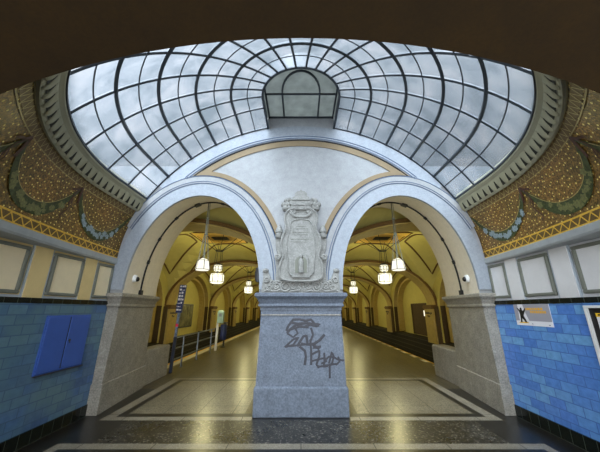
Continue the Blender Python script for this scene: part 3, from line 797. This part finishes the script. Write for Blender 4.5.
# ------------------------------------------------------------------ platform hall
BAY0, BAY, NB = 7.7, 6.9, 7
AX, HS = 3.4, 3.4                     # aisle centre and half span
ZSP, RISE, LIFT = 1.75, 2.25, .62
def fz(u): return ZSP + RISE * sqrt(max(0, 1 - u * u))
def vault(u, v): return max(fz(u), fz(v)) + LIFT * (1 - u * u) * (1 - v * v)
us = [sin(PI / 2 * k / 10) for k in range(-10, 11)]
V0 = 2 * (6.46 - (BAY0 - BAY / 2)) / BAY
def vpt(s, i, u, v, dz=0):            # the short bay behind the arches rises a little quicker
    ve = v if i >= 0 else .42 + (v - V0) / (1 - V0) * .58
    return (s * AX + HS * u, BAY0 + BAY * (i + .5) + BAY / 2 * v, vault(u, ve) + dz)
hall = struct(bpy.data.objects.new('ceiling_hall', None), 'ochre groin vaults of the platform hall'); C.objects.link(hall)
hall.name = 'ceiling.001'
for s in (-1, 1):
    for i in range(-1, NB):
        b = MB()
        vs_ = us if i >= 0 else [v for v in us if BAY0 - BAY / 2 + BAY / 2 * v > 6.5]
        if i < 0: vs_ = [2 * (6.46 - (BAY0 - BAY / 2)) / BAY] + vs_
        b.grid(lambda u, v: vpt(s, i, u, v), us, vs_)
        vo = b.build('vault_bay', 'hall', hall)
        if i >= 0:
            b = MB()
            for pts in ([(.36, -.18), (.36, .18), (.93, .74), (.93, -.74), (.36, -.18)], [(-.18, .36), (.18, .36), (.74, .93), (-.74, .93), (-.18, .36)]):
                for sg in (1, -1):
                    P = []
                    for k in range(len(pts) - 1):
                        for e in range(9): P.append((sg * (pts[k][0] + (pts[k + 1][0] - pts[k][0]) * e / 9), sg * (pts[k][1] + (pts[k + 1][1] - pts[k][1]) * e / 9)))
                    b.tube([vpt(s, i, u, v, -.012) for u, v in P], .045, 4, closed=True)
            b.build('stencil_border', 'hallbrown', vo)
            cx, cy = s * AX, BAY0 + BAY * (i + .5); zz = ZSP + RISE + LIFT - .16
            b = MB(); b.box((cx - .95, cy - .85, zz), (cx + .95, cy + .85, zz + .14)); p_ = b.build('crown_panel', 'crown', vo)
            b = MB(); b.box((cx - 1.0, cy - .9, zz - .012), (cx + 1.0, cy - .84, zz + .03)); b.box((cx - 1.0, cy + .84, zz - .012), (cx + 1.0, cy + .9, zz + .03)); b.box((cx - 1.0, cy - .9, zz - .012), (cx - .94, cy + .9, zz + .03)); b.box((cx + .94, cy - .9, zz - .012), (cx + 1.0, cy + .9, zz + .03)); b.build('panel_border', 'hallbrown', p_)
            b = MB(); b.box((cx - .32, cy - .22, zz - .02), (cx + .32, cy + .22, zz + .01)); b.build('vent_grille', 'black', p_)
        # transverse rib
        if i >= 0:
            yb = BAY0 + BAY * i; b = MB(); aa = lsp(0, PI, 33)
            for w_, d_, m_ in ((.42, .10, 0), (.50, .05, 1)):
                b.rings([[(s * AX + (HS - dd) * cos(a), yb + yy, ZSP + (RISE - dd) * sin(a)) for dd, yy in ((d_, -w_), (d_, w_), (-.05, w_), (-.05, -w_))] for a in aa], m_)
            b.build('transverse_rib', ['hallstone', 'hallbrown'], hall)
b = MB(); b.box((-8.2, YB + .02, 5.1), (8.2, HALL_END + .3, 5.25)); b.build('light_block_slab', 'trackwall', hall)  # unseen slab added over the vaults to keep sky light out
b = MB()
for i in range(NB + 1):
    y = BAY0 + BAY * i
    c_ = MB(); c_.lathe([(.42, 0), (.42, .25), (.30, .3), (.27, 1.3), (.28, 1.35), (.42, 1.6), (.46, 1.75), (.46, 1.95), (.5, 2.6)], (0, y, 0), 12)
    if i < NB: c_.build('column', 'hallstone', hall, smooth=True)

for s in (-1, 1):
    nm = 'left' if s < 0 else 'right'
    XO = 6.8
    b = MB()
    hw = (bpy.data.objects.new('wall_hall_' + nm, None)); C.objects.link(hw); struct(hw, 'arcaded ochre outer wall across the %s track' % nm)
    def bx(b, a, c_, m=0):
        x0, x1 = sorted((s * a[0], s * c_[0])); b.box((x0, a[1], a[2]), (x1, c_[1], c_[2]), m)
    lowp = MB(); bx(lowp, (6.75, YB + .02, -1.1), (7.7, HALL_END, .06)); lo_ = lab(lowp.build('track_side_plinth', 'trackwall', hw), 'sooty dark track wall')
    cab = MB()
    for z in (-.75, -.5, -.25, -.02): cab.tube([(s * 6.73, YB + .1, z), (s * 6.73, HALL_END, z)], .02, 6)
    cab.build('cable_run', 'cablegrey', lo_)
    back = MB(); bx(back, (7.35, YB + .02, .05), (7.7, HALL_END, 5.6)); back.build('niche_back', 'hall', hw)
    for i in range(-1, NB):
        y0, y1 = BAY0 + BAY * i, BAY0 + BAY * (i + 1); ym = (y0 + y1) / 2; hwid = 2.72
        arch_ = [(ym + hwid * cos(a), 1.75 + 1.95 * sin(a)) for a in lsp(0, PI, 25)]
        ya = max(y0, YB + .02)
        # wall face with an arched opening, as strips either side and above
        f = MB()
        def seg(yA, yB, zA, zB, zt): f.add([(s * XO, yA, zA), (s * XO, yB, zB), (s * XO, yB, zt), (s * XO, yA, zt)], [(0, 1, 2, 3)], 0)
        for k in range(24):
            (ya1, za1), (yb1, zb1) = arch_[k], arch_[k + 1]
            if yb1 < ya: continue
            seg(ya1, max(yb1, ya), za1, zb1, 5.0)
            f.add([(s * XO, ya1, za1), (s * XO, yb1, zb1), (s * 7.36, yb1, zb1), (s * 7.36, ya1, za1)], [(0, 1, 2, 3)], 1)
        for ys_, yo in ((ym + hwid, y1), (ym - hwid, y0)):
            if max(ys_, yo) < ya: continue
            lo2, hi2 = sorted((ys_, yo)); lo2 = max(lo2, ya)
            f.add([(s * XO, lo2, .05), (s * XO, hi2, .05), (s * XO, hi2, 5.0), (s * XO, lo2, 5.0)], [(0, 1, 2, 3)], 0)
            if ys_ >= ya: f.add([(s * XO, ys_, .05), (s * 7.36, ys_, .05), (s * 7.36, ys_, 1.75), (s * XO, ys_, 1.75)], [(0, 1, 2, 3)], 2)  # reveal faces darkened in colour to paint in shade
        f.build('arcade_face', ['hall', 'hallstone', 'halldark'], hw)
        # moulded inner arch and sill in the niche
        n_ = MB(); hw2 = hwid - .16
        pts = [(ym + hw2, .12)] + [(ym + hw2 * cos(a), 1.75 + (1.95 - .16) * sin(a)) for a in lsp(0, PI, 25)] + [(ym - hw2, .12)]
        if ym - hw2 > ya:
            n_.rings([[(s * 6.98, y, z), (s * 7.36, y, z), (s * 7.36, ym + (y - ym) * .93, .12 + (z - .12) * .965), (s * 6.98, ym + (y - ym) * .93, .12 + (z - .12) * .965)] for y, z in pts])
            n_.build('niche_moulding', 'hallstone', hw)
        if i >= -1:
            # pier strip at the far end of the bay, with base and impost
            p_ = MB(); bx(p_, (6.52, y1 - .46, -.02), (6.82, y1 + .46, 1.62)); po = p_.build('pier', 'hallstone', hw, .01)
            for dd in (-.46, .46):
                yA, yB_ = sorted((y1 + dd, y1 + dd * 1.22)); q_ = MB(); bx(q_, (6.62, yA, -.02), (6.82, yB_, 1.72)); q_.build('reveal_shade_strip', 'halldark', po)  # added dark strips painting the shade beside the pier
            p_ = MB(); 
            for o_, z_, z2 in ((.03, 1.60, 1.66), (.06, 1.66, 1.74), (.03, 1.74, 1.80)): bx(p_, (6.52 - o_, y1 - .46 - o_, z_), (6.82, y1 + .46 + o_, z2))
            p_.build('impost', 'hallbrown', po)
    pass
# shells behind the hall walls, track beds and far end
b = MB(); b.box((-8.2, HALL_END, -1.2), (8.2, HALL_END + .3, 5.7)); struct(b.build('wall_end', 'hall'), 'far end wall of the platform hall')
b = MB()
for s in (-1, 1):
    x0, x1 = sorted((s * (PE - .02), s * 7.7)); b.box((x0, YB + .01, -1.25), (x1, HALL_END, -1.1))
struct(b.build('floor_track', 'ballast'), 'dark ballast track beds beside the platform')
for s in (-1, 1):
    for x in (4.75, 6.19):
        b = MB(); b.rings([[(s * x + dx, y, -1.1 + dz) for dx, dz in ((-.07, 0), (.07, 0), (.03, .04), (.035, .15), (-.035, .15), (-.03, .04))] for y in (YB + .02, HALL_END)])
        tag(b.build('track_rail', 'rail'), '%s steel rail of the track %s the platform' % ('inner' if x < 5 else 'outer', 'left of' if s < 0 else 'right of'), 'rail', 'track rails')

# lamps: spider of rods from the vault, ring, stem, small lantern over a large one
def lamp_proto(loc, label):
    t = thing('hanging_lamp', label, 'lamp', loc, 'two-tier lamps of the platform hall')
    x0, y0, _ = loc
    def P(x, y, z): return (x0 + x, y0 + y, z)
    zr = 3.92
    for k in range(8):
        a = 2 * PI * k / 8 + PI / 8; b = MB(); q = Vector(P(1.05 * cos(a), .95 * sin(a), 0)); 
        u, v = 1.05 * cos(a) / HS, .95 * sin(a) / (BAY / 2)
        b.tube([(q.x, q.y, vault(u, v) - .01), P(.13 * cos(a), .13 * sin(a), zr)], .012, 5); b.build('rod', 'dark', t)
    b = MB(); b.tube([P(.15 * cos(a), .15 * sin(a), zr) for a in lsp(0, 2 * PI, 13)[:-1]], .02, 6, closed=True); b.build('ring', 'dark', t)
    for k in range(4):
        a = PI / 2 * k + PI / 4; b = MB(); b.tube([P(.13 * cos(a), .13 * sin(a), zr), P(.17 * cos(a), .17 * sin(a), 3.40)], .010, 5); b.build('hanger', 'dark', t)
    def lantern(name, z0, z1, r, m):
        b = MB(); b.lathe([(r * .72, z0 + .0), (r * .95, z0 + .04), (r, z0 + .08), (r, z1 - .05), (r * .9, z1 - .01), (r * .5, z1)], P(0, 0, 0), 8, rot=PI / 8); o = b.build(name, m, t)
        b = MB()
        for zz, q in ((z0 + .07, 1.012), (z1 - .05, 1.012)): b.tube([P(r * q * cos(2 * PI * k / 8 + PI / 8), r * q * sin(2 * PI * k / 8 + PI / 8), zz) for k in range(8)], .014, 4, closed=True)
        for k in range(8):
            a = 2 * PI * k / 8 + PI / 8; b.tube([P(r * .74 * cos(a), r * .74 * sin(a), z0), P(r * 1.01 * cos(a), r * 1.01 * sin(a), z0 + .08), P(r * 1.01 * cos(a), r * 1.01 * sin(a), z1 - .05)], .013, 4)
        b.build('cage', 'dark', o)
    b = MB(); b.lathe([(.16, 3.32), (.18, 3.34), (.06, 3.42)], P(0, 0, 0), 8); b.build('cap', 'dark', t)
    lantern('upper_lantern', 3.07, 3.32, .165, 'lamp'); lantern('lower_lantern', 2.58, 2.98, .27, 'lamp')
    b = MB(); b.lathe([(.05, 2.97), (.05, 3.08)], P(0, 0, 0), 8); b.build('stem', 'dark', t)
    b = None
    return t
def bulb(x, y, z, w, c=(1.0, .90, .44)):
    l = bpy.data.lights.new('lamp_bulb', 'POINT'); l.energy = w; l.color = c; l.shadow_soft_size = .09
    o = bpy.data.objects.new('lamp_bulb', l); C.objects.link(o); o.location = (x, y, z)
words = ['nearest', 'second', 'third', 'fourth', 'fifth', 'sixth', 'farthest']
proto = None
for s in (-1, 1):
    for i in range(NB):
        loc = (s * AX, BAY0 + BAY * (i + .5), 0)
        lb = '%s two-tier hall lamp from the arches, hung over the %s aisle' % (words[i], 'left' if s < 0 else 'right')
        bulb(loc[0], loc[1], 2.8, 460)
        if proto is None: proto = lamp_proto(loc, lb)
        else: dup(proto, loc, lb)

# pendants in the two archways
def pendant(loc, label):
    t = thing('pendant_lamp', label, 'lamp', loc, 'archway pendants')
    x0, y0, _ = loc
    def P(x, y, z): return (x0 + x, y0 + y, z)
    zb, zt = 2.385, 2.575
    r0, r1 = .150, .118                         # hexagonal glass, wider below
    b = MB(); b.lathe([(r0 * .9, zb - .012), (r0, zb), (r1, zt), (r1 * .6, zt + .03), (.03, zt + .05)], P(0, 0, 0), 6); sh = b.build('glass_shade', 'lampnear', t)
    b = MB()
    for k in range(6):
        a = 2 * PI * k / 6; b.tube([P(r0 * 1.02 * cos(a), r0 * 1.02 * sin(a), zb), P(r1 * 1.02 * cos(a), r1 * 1.02 * sin(a), zt)], .008, 4)
    for r, z in ((r0 * 1.02, zb), (r1 * 1.02, zt)): b.tube([P(r * cos(2 * PI * k / 6), r * sin(2 * PI * k / 6), z) for k in range(6)], .007, 4, closed=True)
    b.build('shade_frame', 'dark', sh)
    for k in range(6):
        a = 2 * PI * k / 6; b = MB(); b.tube([P(.03 * cos(a), .03 * sin(a), 3.16), P(r1 * cos(a), r1 * sin(a), zt)], .005, 4); b.build('hanger', 'brass', t)
    for k in range(3):
        a = 2 * PI * k / 3; b = MB(); b.tube([P(.022 * cos(a), .022 * sin(a), 3.16), P(.022 * cos(a), .022 * sin(a), 3.93)], .007, 5); b.build('rod', 'brass', t)
    for z in (3.16, 3.50, 3.90): b = MB(); b.lathe([(.02, -.025), (.036, -.02), (.036, .02), (.02, .025)], P(0, 0, z), 10); b.build('collar', 'brass', t)
    b = MB(); b.lathe([(.012, zt + .04), (.012, 3.16)], P(0, 0, 0), 6); b.build('stem', 'brass', t)
    return t
pa = pendant((-2.06, 5.7, 0), 'hexagonal pendant lamp hanging from the crown of the left arch')
bulb(-2.06, 5.7, 2.49, 30); bulb(2.04, 5.7, 2.49, 30)
dup(pa, (2.04, 5.7, 0), 'hexagonal pendant lamp hanging from the crown of the right arch')

# ------------------------------------------------------------------ fixtures in the arches
def soffit_pt(cx, t, y, inset=.0):
    v = (y - YF) / (YB - YF); cxb = cx + (.02 if cx > 0 else -.02)
    a, b_ = ell(-inset, t), ell(-inset, t, True)
    return Vector((cx + a[0] + (cxb + b_[0] - cx - a[0]) * v, y, a[1] + (b_[1] - a[1]) * v))
def conduit(s):
    cx = s * ACX
    t = thing('cable_conduit', 'black cable conduit bent round the underside of the %s arch' % ('left' if s < 0 else 'right'), 'conduit', (cx, 5.6, Zs))
    tt = lsp(0, PI * .76, 40) if s > 0 else lsp(PI, PI * .24, 40)
    P = [soffit_pt(cx, a, 5.6, .022) for a in tt]; P[0].z -= .0
    P = [Vector((P[0].x, 5.6, Zs + .005))] + P
    b = MB(); b.tube(P, .016, 8); b.build('tube', 'black', t, smooth=True)
    b = MB(); p0 = P[0]; b.box((p0.x - .035, 5.56, Zs), (p0.x + .035, 5.64, Zs + .09)); b.build('foot_box', 'black', t, .006)
    for fr in (.10, .19, .30, .42, .56, .70):
        a = tt[0] + (tt[-1] - tt[0]) * fr / .76 if False else (PI * fr if s > 0 else PI - PI * fr)
        p = soffit_pt(cx, a, 5.6, .02); d = (soffit_pt(cx, a + .03, 5.6, .02) - p).normalized()
        big = fr in (.42, .70)
        b = MB(); L = .06 if big else .035; R_ = .042 if big else .030
        b.tube([p - d * L, p - d * L * .6, p + d * L * .6, p + d * L], R_, 8, ry=R_ * (1.6 if big else 1)); b.build('junction_box' if big else 'clip', 'black', t)
for s in (-1, 1): conduit(s)

def cctv(s):
    cx = s * ACX; a = .12 if s > 0 else PI - .12
    p = soffit_pt(cx, a, 5.26); 
    t = thing('security_camera', 'white dome security camera on the inner face of the %s arch' % ('left' if s < 0 else 'right'), 'camera', p)
    n = -s
    b = MB(); b.lathe([(.070, 0), (.072, n * .02), (.066, n * .045), (.05, n * .06)], p, 18, ax='x'); b.build('housing', 'white', t, smooth=True)
    q = Vector((p.x + n * .055, p.y - .012, p.z)); d = Vector((n * .8, -.55, -.1)).normalized()
    b = MB()
    rs = []
    for k in range(7):
        u = k / 6 * PI / 2; rs.append((.046 * cos(u) + .001, n * .046 * sin(u)))
    b.lathe(rs, (q.x, q.y + .02, q.z - .01), 14, ax='x'); lab(b.build('lens_ball', 'lens', t, smooth=True), 'black lens ball')
for s in (-1, 1): cctv(s)
# loudspeaker on the inner face of the pier side of the left arch
t = thing('loudspeaker', 'dark grey loudspeaker bracketed to the pier inside the left arch', 'speaker', (-.86, 5.5, 2.3))
b = MB(); b.rings([[(x, y, z) for x, y, z in r] for r in ([(-.72, 5.42, 2.36), (-.72, 5.60, 2.36), (-.72, 5.60, 2.12), (-.72, 5.42, 2.12)], [(-.86, 5.40, 2.40), (-.86, 5.62, 2.40), (-.86, 5.62, 2.10), (-.86, 5.40, 2.10)], [(-.90, 5.42, 2.37), (-.90, 5.60, 2.37), (-.90, 5.60, 2.12), (-.90, 5.42, 2.12)])]); b.build('cabinet', 'dark', t, .01)
b = MB(); b.lathe([(.02, 0), (.07, -.004), (.085, -.012), (.09, 0)], (-.902, 5.51, 2.25), 16, ax='x'); b.build('cone', 'black', t)
b = MB(); b.tube([(-.74, 5.51, 2.30), (-.60, 5.51, 2.34)], .02, 6); b.build('bracket', 'steel', t)

# ------------------------------------------------------------------ things on the side walls
t = thing('electrical_cabinet', 'bright blue double-door steel cabinet set into the teal tiled wall', 'cabinet', (-3.385, 4.2, .79))
b = MB(); b.box((-3.386, 3.815, .785), (-3.365, 4.595, 1.515)); b.build('body', 'cabblue', t, .004)
for y0, y1 in ((3.83, 4.185), (4.21, 4.58)): b = MB(); b.box((-3.366, y0, .81), (-3.352, y1, 1.49)); b.build('door', 'cabblue', t, .004)
b = MB(); b.box((-3.366, 4.183, .81), (-3.362, 4.212, 1.49)); lab(b.build('door_gap', 'black', t), 'dark gap between the doors')
b = MB(); b.lathe([(.018, 0), (.018, .01), (.008, .014)], (-3.352, 4.245, 1.17), 12, ax='x'); b.box((-3.345, 4.24, 1.13), (-3.338, 4.25, 1.17)); lab(b.build('lock', 'dark', t), 'dark lock')
b = MB(); b.box((-3.37, 3.81, .772), (-3.335, 4.60, .787)); lab(b.build('bottom_lip', 'dark', t), 'dark bottom lip')

# notice with a worker figure (right wall)
t = thing('wall_notice', 'small grey and white notice with black worker figure under the black tile border', 'sign', (3.38, 4.19, 1.36))
ya, yb, za, zb = 3.87, 4.51, 1.365, 1.668        # nearer edge, farther edge
X0 = 3.378
def on_wall(u, v, off): return (X0 - off, yb + (ya - yb) * u, za + (zb - za) * v)     # u from the far (left) edge, v up
def quad(b, pts, off, m=0): b.add([on_wall(u, v, off) for u, v in pts], [tuple(range(len(pts)))], m)
b = MB(); b.box((X0, ya, za), (3.386, yb, zb)); b.build('plate', 'printwhite', t)
b = MB(); quad(b, [(.0, .22), (.115, .22), (.13, 1), (.0, 1)], .0012); quad(b, [(.40, .22), (1, .22), (1, 1), (.29, 1), (.33, .6)], .0012); lab(b.build('grey_print', 'printgrey', t), 'grey printed ground')
b = MB()
for v0, u0, u1 in ((.72, .36, .84), (.58, .48, .90)):
    u = u0
    while u < u1: wd = random.uniform(.03, .07); quad(b, [(u, v0), (min(u + wd, u1), v0), (min(u + wd, u1), v0 + .11), (u, v0 + .11)], .0024); u += wd + .012
b.build('orange_lettering', 'orange', t)
b = MB(); fx = [(.14, .14), (.19, .14), (.20, .34), (.25, .25), (.28, .14), (.33, .14), (.30, .30), (.265, .46), (.30, .58), (.36, .78), (.34, .82), (.27, .68), (.245, .74), (.25, .80), (.22, .85), (.185, .80), (.19, .72), (.15, .78), (.11, .86), (.095, .82), (.15, .64), (.165, .52), (.155, .36)]
quad(b, fx, .0024); lab(b.build('worker_figure', 'black', t), 'black figure of a worker')
b = MB(); quad(b, [(.08, .11), (.38, .11), (.36, .16), (.10, .16)], .0018); b.build('yellow_strip', 'printyellow', t)
b = MB(); quad(b, [(.47, .06), (.485, .06), (.485, .12), (.47, .12)], .0024); quad(b, [(.90, .06), (.94, .06), (.94, .09), (.90, .09)], .0024); b.build('small_mark', 'navy', t)

t = thing('map_case', 'framed map display case with yellow header at the right edge of the blue wall', 'display case', (3.36, 2.7, .75))
y1, y0, z1, z0 = 3.36, 2.2, 1.64, .75
b = MB()
for (ya_, yb_, za_, zb_) in ((y0, y1, z1 - .03, z1), (y0, y1, z0, z0 + .03), (y0, y0 + .03, z0 + .03, z1 - .03), (y1 - .03, y1, z0 + .03, z1 - .03)): b.box((3.335, ya_, za_), (3.386, yb_, zb_))
lab(b.build('frame', 'white', t, .004), 'pale metal frame')
b = MB(); b.box((3.365, y0 + .03, z0 + .03), (3.386, y1 - .03, z1 - .03)); lab(b.build('backing', 'black', t), 'black backing board')
b = MB(); b.box((3.360, y0 + .10, z0 + .10), (3.366, y1 - .10, z1 - .085)); mp = lab(b.build('map_sheet', 'printwhite', t), 'white map sheet')
b = MB(); b.box((3.357, y0 + .10, z1 - .125), (3.361, y1 - .10, z1 - .085)); b.build('yellow_header', 'printyellow', mp)
b = MB()
for P in ([(3.1, 1.50), (3.0, 1.35), (2.9, 1.30)], [(3.24, 1.46), (3.1, 1.38), (2.95, 1.42), (2.6, 1.25)], [(3.2, 1.1), (2.9, 1.2), (2.5, 1.0)], [(3.15, .95), (3.05, 1.25), (2.8, 1.45)]): b.tube([(3.3595, y, z) for y, z in P], .004, 4)
b.build('map_lines', 'mapgreen', mp)
b = MB(); b.box((3.356, 3.20, z1 - .112), (3.358, 3.235, z1 - .095)); b.build('header_mark', 'black', mp)

# ------------------------------------------------------------------ things on the platform
XR = -3.47
t = thing('platform_railing', 'grey steel railing with three bars along the left platform edge', 'railing', (XR, 10, 0))
for y in (8.69, 9.89, 11.3): b = MB(); b.tube([(XR, y, 0), (XR, y, .84)], .024, 8); b.lathe([(.055, 0), (.055, .012)], (XR, y, 0), 10); b.build('post', 'steel', t)
for z in (.84, .56, .28): b = MB(); b.tube([(XR, 7.98, z), (XR, 11.7, z)], .02, 8); b.build('bar', 'steel', t)
t = thing('information_post', 'tall sticker-covered post with narrow navy sign at the head of the railing', 'signpost', (-3.42, 7.92, 0))
b = MB(); b.tube([(-3.42, 7.92, 0), (-3.40, 7.92, .88)], .045, 8); lab(b.build('lower_post', 'slate', t), 'dark slate lower post')
b = MB(); b.tube([(-3.40, 7.92, .88), (-3.38, 7.92, 1.55)], .038, 8); b.build('upper_post', 'stickers', t)
b = MB(); b.box((-3.42, 7.875, 1.14), (-3.345, 7.885, 1.21)); lab(b.build('sticker', 'red', t), 'red sticker')
b = MB(); b.rings([[(x, y, 1.50) for x, y in ((-3.47, 7.88), (-3.31, 7.88), (-3.31, 7.96), (-3.47, 7.96))], [(x, y, 2.26) for x, y in ((-3.44, 7.88), (-3.26, 7.88), (-3.26, 7.96), (-3.44, 7.96))]]); sg = lab(b.build('sign_panel', 'navy', t, .008), 'narrow navy sign')
for z in lsp(1.56, 2.19, 8):
    b = MB()
    xo = (z - 1.5) * .05
    x = -3.45 + xo
    for k in range(3):
        wd = random.uniform(.008, .06); h = random.uniform(.015, .065); b.box((x, 7.872, z), (x + wd, 7.882, z + h)); x += wd + random.uniform(.008, .03)
        if x > -3.33 + xo: break
    b.build('white_mark', 'printwhite', sg)
t = thing('emergency_call_post', 'slim pale post with grey-green call box behind the railing', 'call post', (-3.43, 11.95, 0))
b = MB(); b.tube([(-3.46, 11.95, 0), (-3.44, 11.95, 1.1)], .05, 8); b.build('post', 'white', t)
b = MB(); b.box((-3.47, 11.88, 1.04), (-3.22, 12.06, 1.50)); b.rects([(-3.46, -3.23, 11.89, 12.05, 1.50), (-3.42, -3.27, 11.92, 12.02, 1.56)]); b.build('call_box', 'mint', t, .01)
b = MB(); b.box((-3.40, 11.872, 1.30), (-3.29, 11.882, 1.42)); b.build('speaker_grille', 'steel', t)
t = thing('litter_bin', 'dark blue litter bin on a post beside the call post', 'bin', (-3.44, 12.9, 0))
b = MB(); b.lathe([(.12, .32), (.14, .36), (.15, .92), (.13, .95), (.11, .93)], (-3.44, 12.9, 0), 12); b.build('bucket', 'navy', t, smooth=True)
b = MB(); b.tube([(-3.44, 13.06, 0), (-3.44, 13.06, 1.04)], .035, 8); b.lathe([(.12, 0), (.12, .02), (.04, .03)], (-3.44, 12.98, 0), 10); b.build('post', 'dark', t)
b = MB(); b.rects([(-3.58, -3.30, 12.78, 13.05, .98), (-3.56, -3.32, 12.80, 13.03, 1.03)]); b.build('hood', 'black', t)

# hoardings and doors across the track
t = thing('advertising_hoarding', 'large framed poster hoarding in the niche across the left track', 'hoarding', (-7.3, 17.2, .5))
b = MB(); b.box((-7.34, 14.98, .5), (-7.28, 19.2, 1.9)); b.build('frame', 'dark', t)
for y0, y1 in ((15.05, 16.9), (17.0, 19.1)): b = MB(); b.box((-7.285, y0, .57), (-7.272, y1, 1.83)); b.build('poster_sheet', 'poster', t)
b = MB(); b.box((7.30, 16.4, .10), (7.37, 18.7, 1.86)); b.box((7.27, 18.66, .1), (7.37, 18.78, 1.92)); b.box((7.27, 16.3, 1.84), (7.37, 18.78, 1.94)); dd = MB
ho = tag(b.build('service_door', 'halldark'), 'dark service doorway in the niche across the right track', 'door')
b = MB(); b.box((7.2, 16.5, 1.20), (7.28, 16.75, 1.52)); b.box((7.26, 16.55, 1.25), (7.32, 16.7, 1.48))
tag(b.build('wall_light', 'lamp'), 'small lit lamp beside the dark service doorway', 'light')
def text_obj(body, size, loc, rot, mat, name):
    cu = bpy.data.curves.new(name, 'FONT'); cu.body = body; cu.size = size; cu.extrude = .004; cu.align_x = 'CENTER'; cu.align_y = 'CENTER'
    o = bpy.data.objects.new(name, cu); C.objects.link(o); bpy.context.view_layer.update()
    me = bpy.data.meshes.new_from_object(o.evaluated_get(bpy.context.evaluated_depsgraph_get())); bpy.data.objects.remove(o)
    m_ = bpy.data.objects.new(name, me); C.objects.link(m_); me.materials.clear(); me.materials.append(M[mat]); m_.location = loc; m_.rotation_euler = rot
    return m_
for s in (-1, 1):
    for i in range(1, 4):
        y = BAY0 + BAY * i
        o = text_obj('Heidelberger\nPlatz', .155, (s * 6.512, y, 1.33), (PI / 2, 0, PI / 2 if s < 0 else -PI / 2), 'black', 'station_name')
        tag(o, 'black station name lettering on the %s pier across the %s track' % (('nearest', 'second', 'third')[i - 1], 'left' if s < 0 else 'right'), 'lettering', 'station name letterings')

# ------------------------------------------------------------------ light, sky, camera
w = bpy.data.worlds.new('sky'); bpy.context.scene.world = w; w.use_nodes = True
nt = w.node_tree; bg = nt.nodes['Background']
def wn_(t, **k):
    o = nt.nodes.new(t)
    for a, v in k.items(): o.inputs[a].default_value = v
    return o
tc = wn_('ShaderNodeTexCoord'); sp = wn_('ShaderNodeSeparateXYZ'); nt.links.new(tc.outputs['Generated'], sp.inputs[0])
# hazy overcast: unseen bright part behind and left of the viewer added as fill, dimmer to the far right
dot = nt.nodes.new('ShaderNodeVectorMath'); dot.operation = 'DOT_PRODUCT'; nt.links.new(tc.outputs['Generated'], dot.inputs[0]); dot.inputs[1].default_value = Vector((-.36, -.86, .32)).normalized()
rp = wn_('ShaderNodeValToRGB')
mr = nt.nodes.new('ShaderNodeMapRange'); nt.links.new(dot.outputs['Value'], mr.inputs[0]); mr.inputs[1].default_value = -1; mr.inputs[2].default_value = 1; nt.links.new(mr.outputs[0], rp.inputs[0])
e = rp.color_ramp.elements; e[0].position = .0; e[0].color = (.04, .05, .06, 1); e[1].position = .32; e[1].color = (.13, .155, .18, 1)
q = e.new(.56); q.color = (.40, .455, .53, 1); q = e.new(.68); q.color = (2.4, 2.47, 2.58, 1); q = e.new(.93); q.color = (5.0, 5.2, 5.4, 1)
nz = wn_('ShaderNodeTexNoise', Scale=3.0, Detail=4.0); nt.links.new(tc.outputs['Generated'], nz.inputs['Vector'])
r2 = wn_('ShaderNodeValToRGB'); nt.links.new(nz.outputs['Fac'], r2.inputs[0]); r2.color_ramp.elements[0].position = .35; r2.color_ramp.elements[0].color = (.75, .78, .82, 1); r2.color_ramp.elements[1].position = .65; r2.color_ramp.elements[1].color = (1.15, 1.15, 1.15, 1)
mx = nt.nodes.new('ShaderNodeMix'); mx.data_type = 'RGBA'; mx.blend_type = 'MULTIPLY'; mx.inputs[0].default_value = 1; nt.links.new(rp.outputs[0], mx.inputs[6]); nt.links.new(r2.outputs[0], mx.inputs[7])
nt.links.new(mx.outputs[2], bg.inputs['Color']); bg.inputs['Strength'].default_value = 1.0

sun = bpy.data.lights.new('fill_sun', 'SUN'); sun.energy = 4.0; sun.angle = math.radians(26); sun.color = (.90, .96, 1.0)  # added soft sun from behind the viewer to brighten the arch wall
so = bpy.data.objects.new('fill_sun', sun); C.objects.link(so); so.rotation_euler = Vector((.16, .56, -.82)).to_track_quat('-Z', 'Y').to_euler()
sc = bpy.context.scene
cam = bpy.data.cameras.new('camera'); co = bpy.data.objects.new('camera', cam); C.objects.link(co); sc.camera = co
cam.sensor_fit = 'HORIZONTAL'; cam.sensor_width = 36; cam.lens = 36 * FPX / 600; cam.shift_x = -(CX - 300) / 600
cam.clip_start = .05; cam.clip_end = 200
co.location = (0, 0, HCAM); co.rotation_euler = (PI / 2 + PITCH, 0, 0)
sc.view_settings.view_transform = 'Standard'; sc.view_settings.look = 'None'; sc.view_settings.gamma = 1; sc.view_settings.use_curve_mapping = False
sc.view_settings.exposure = 0.18
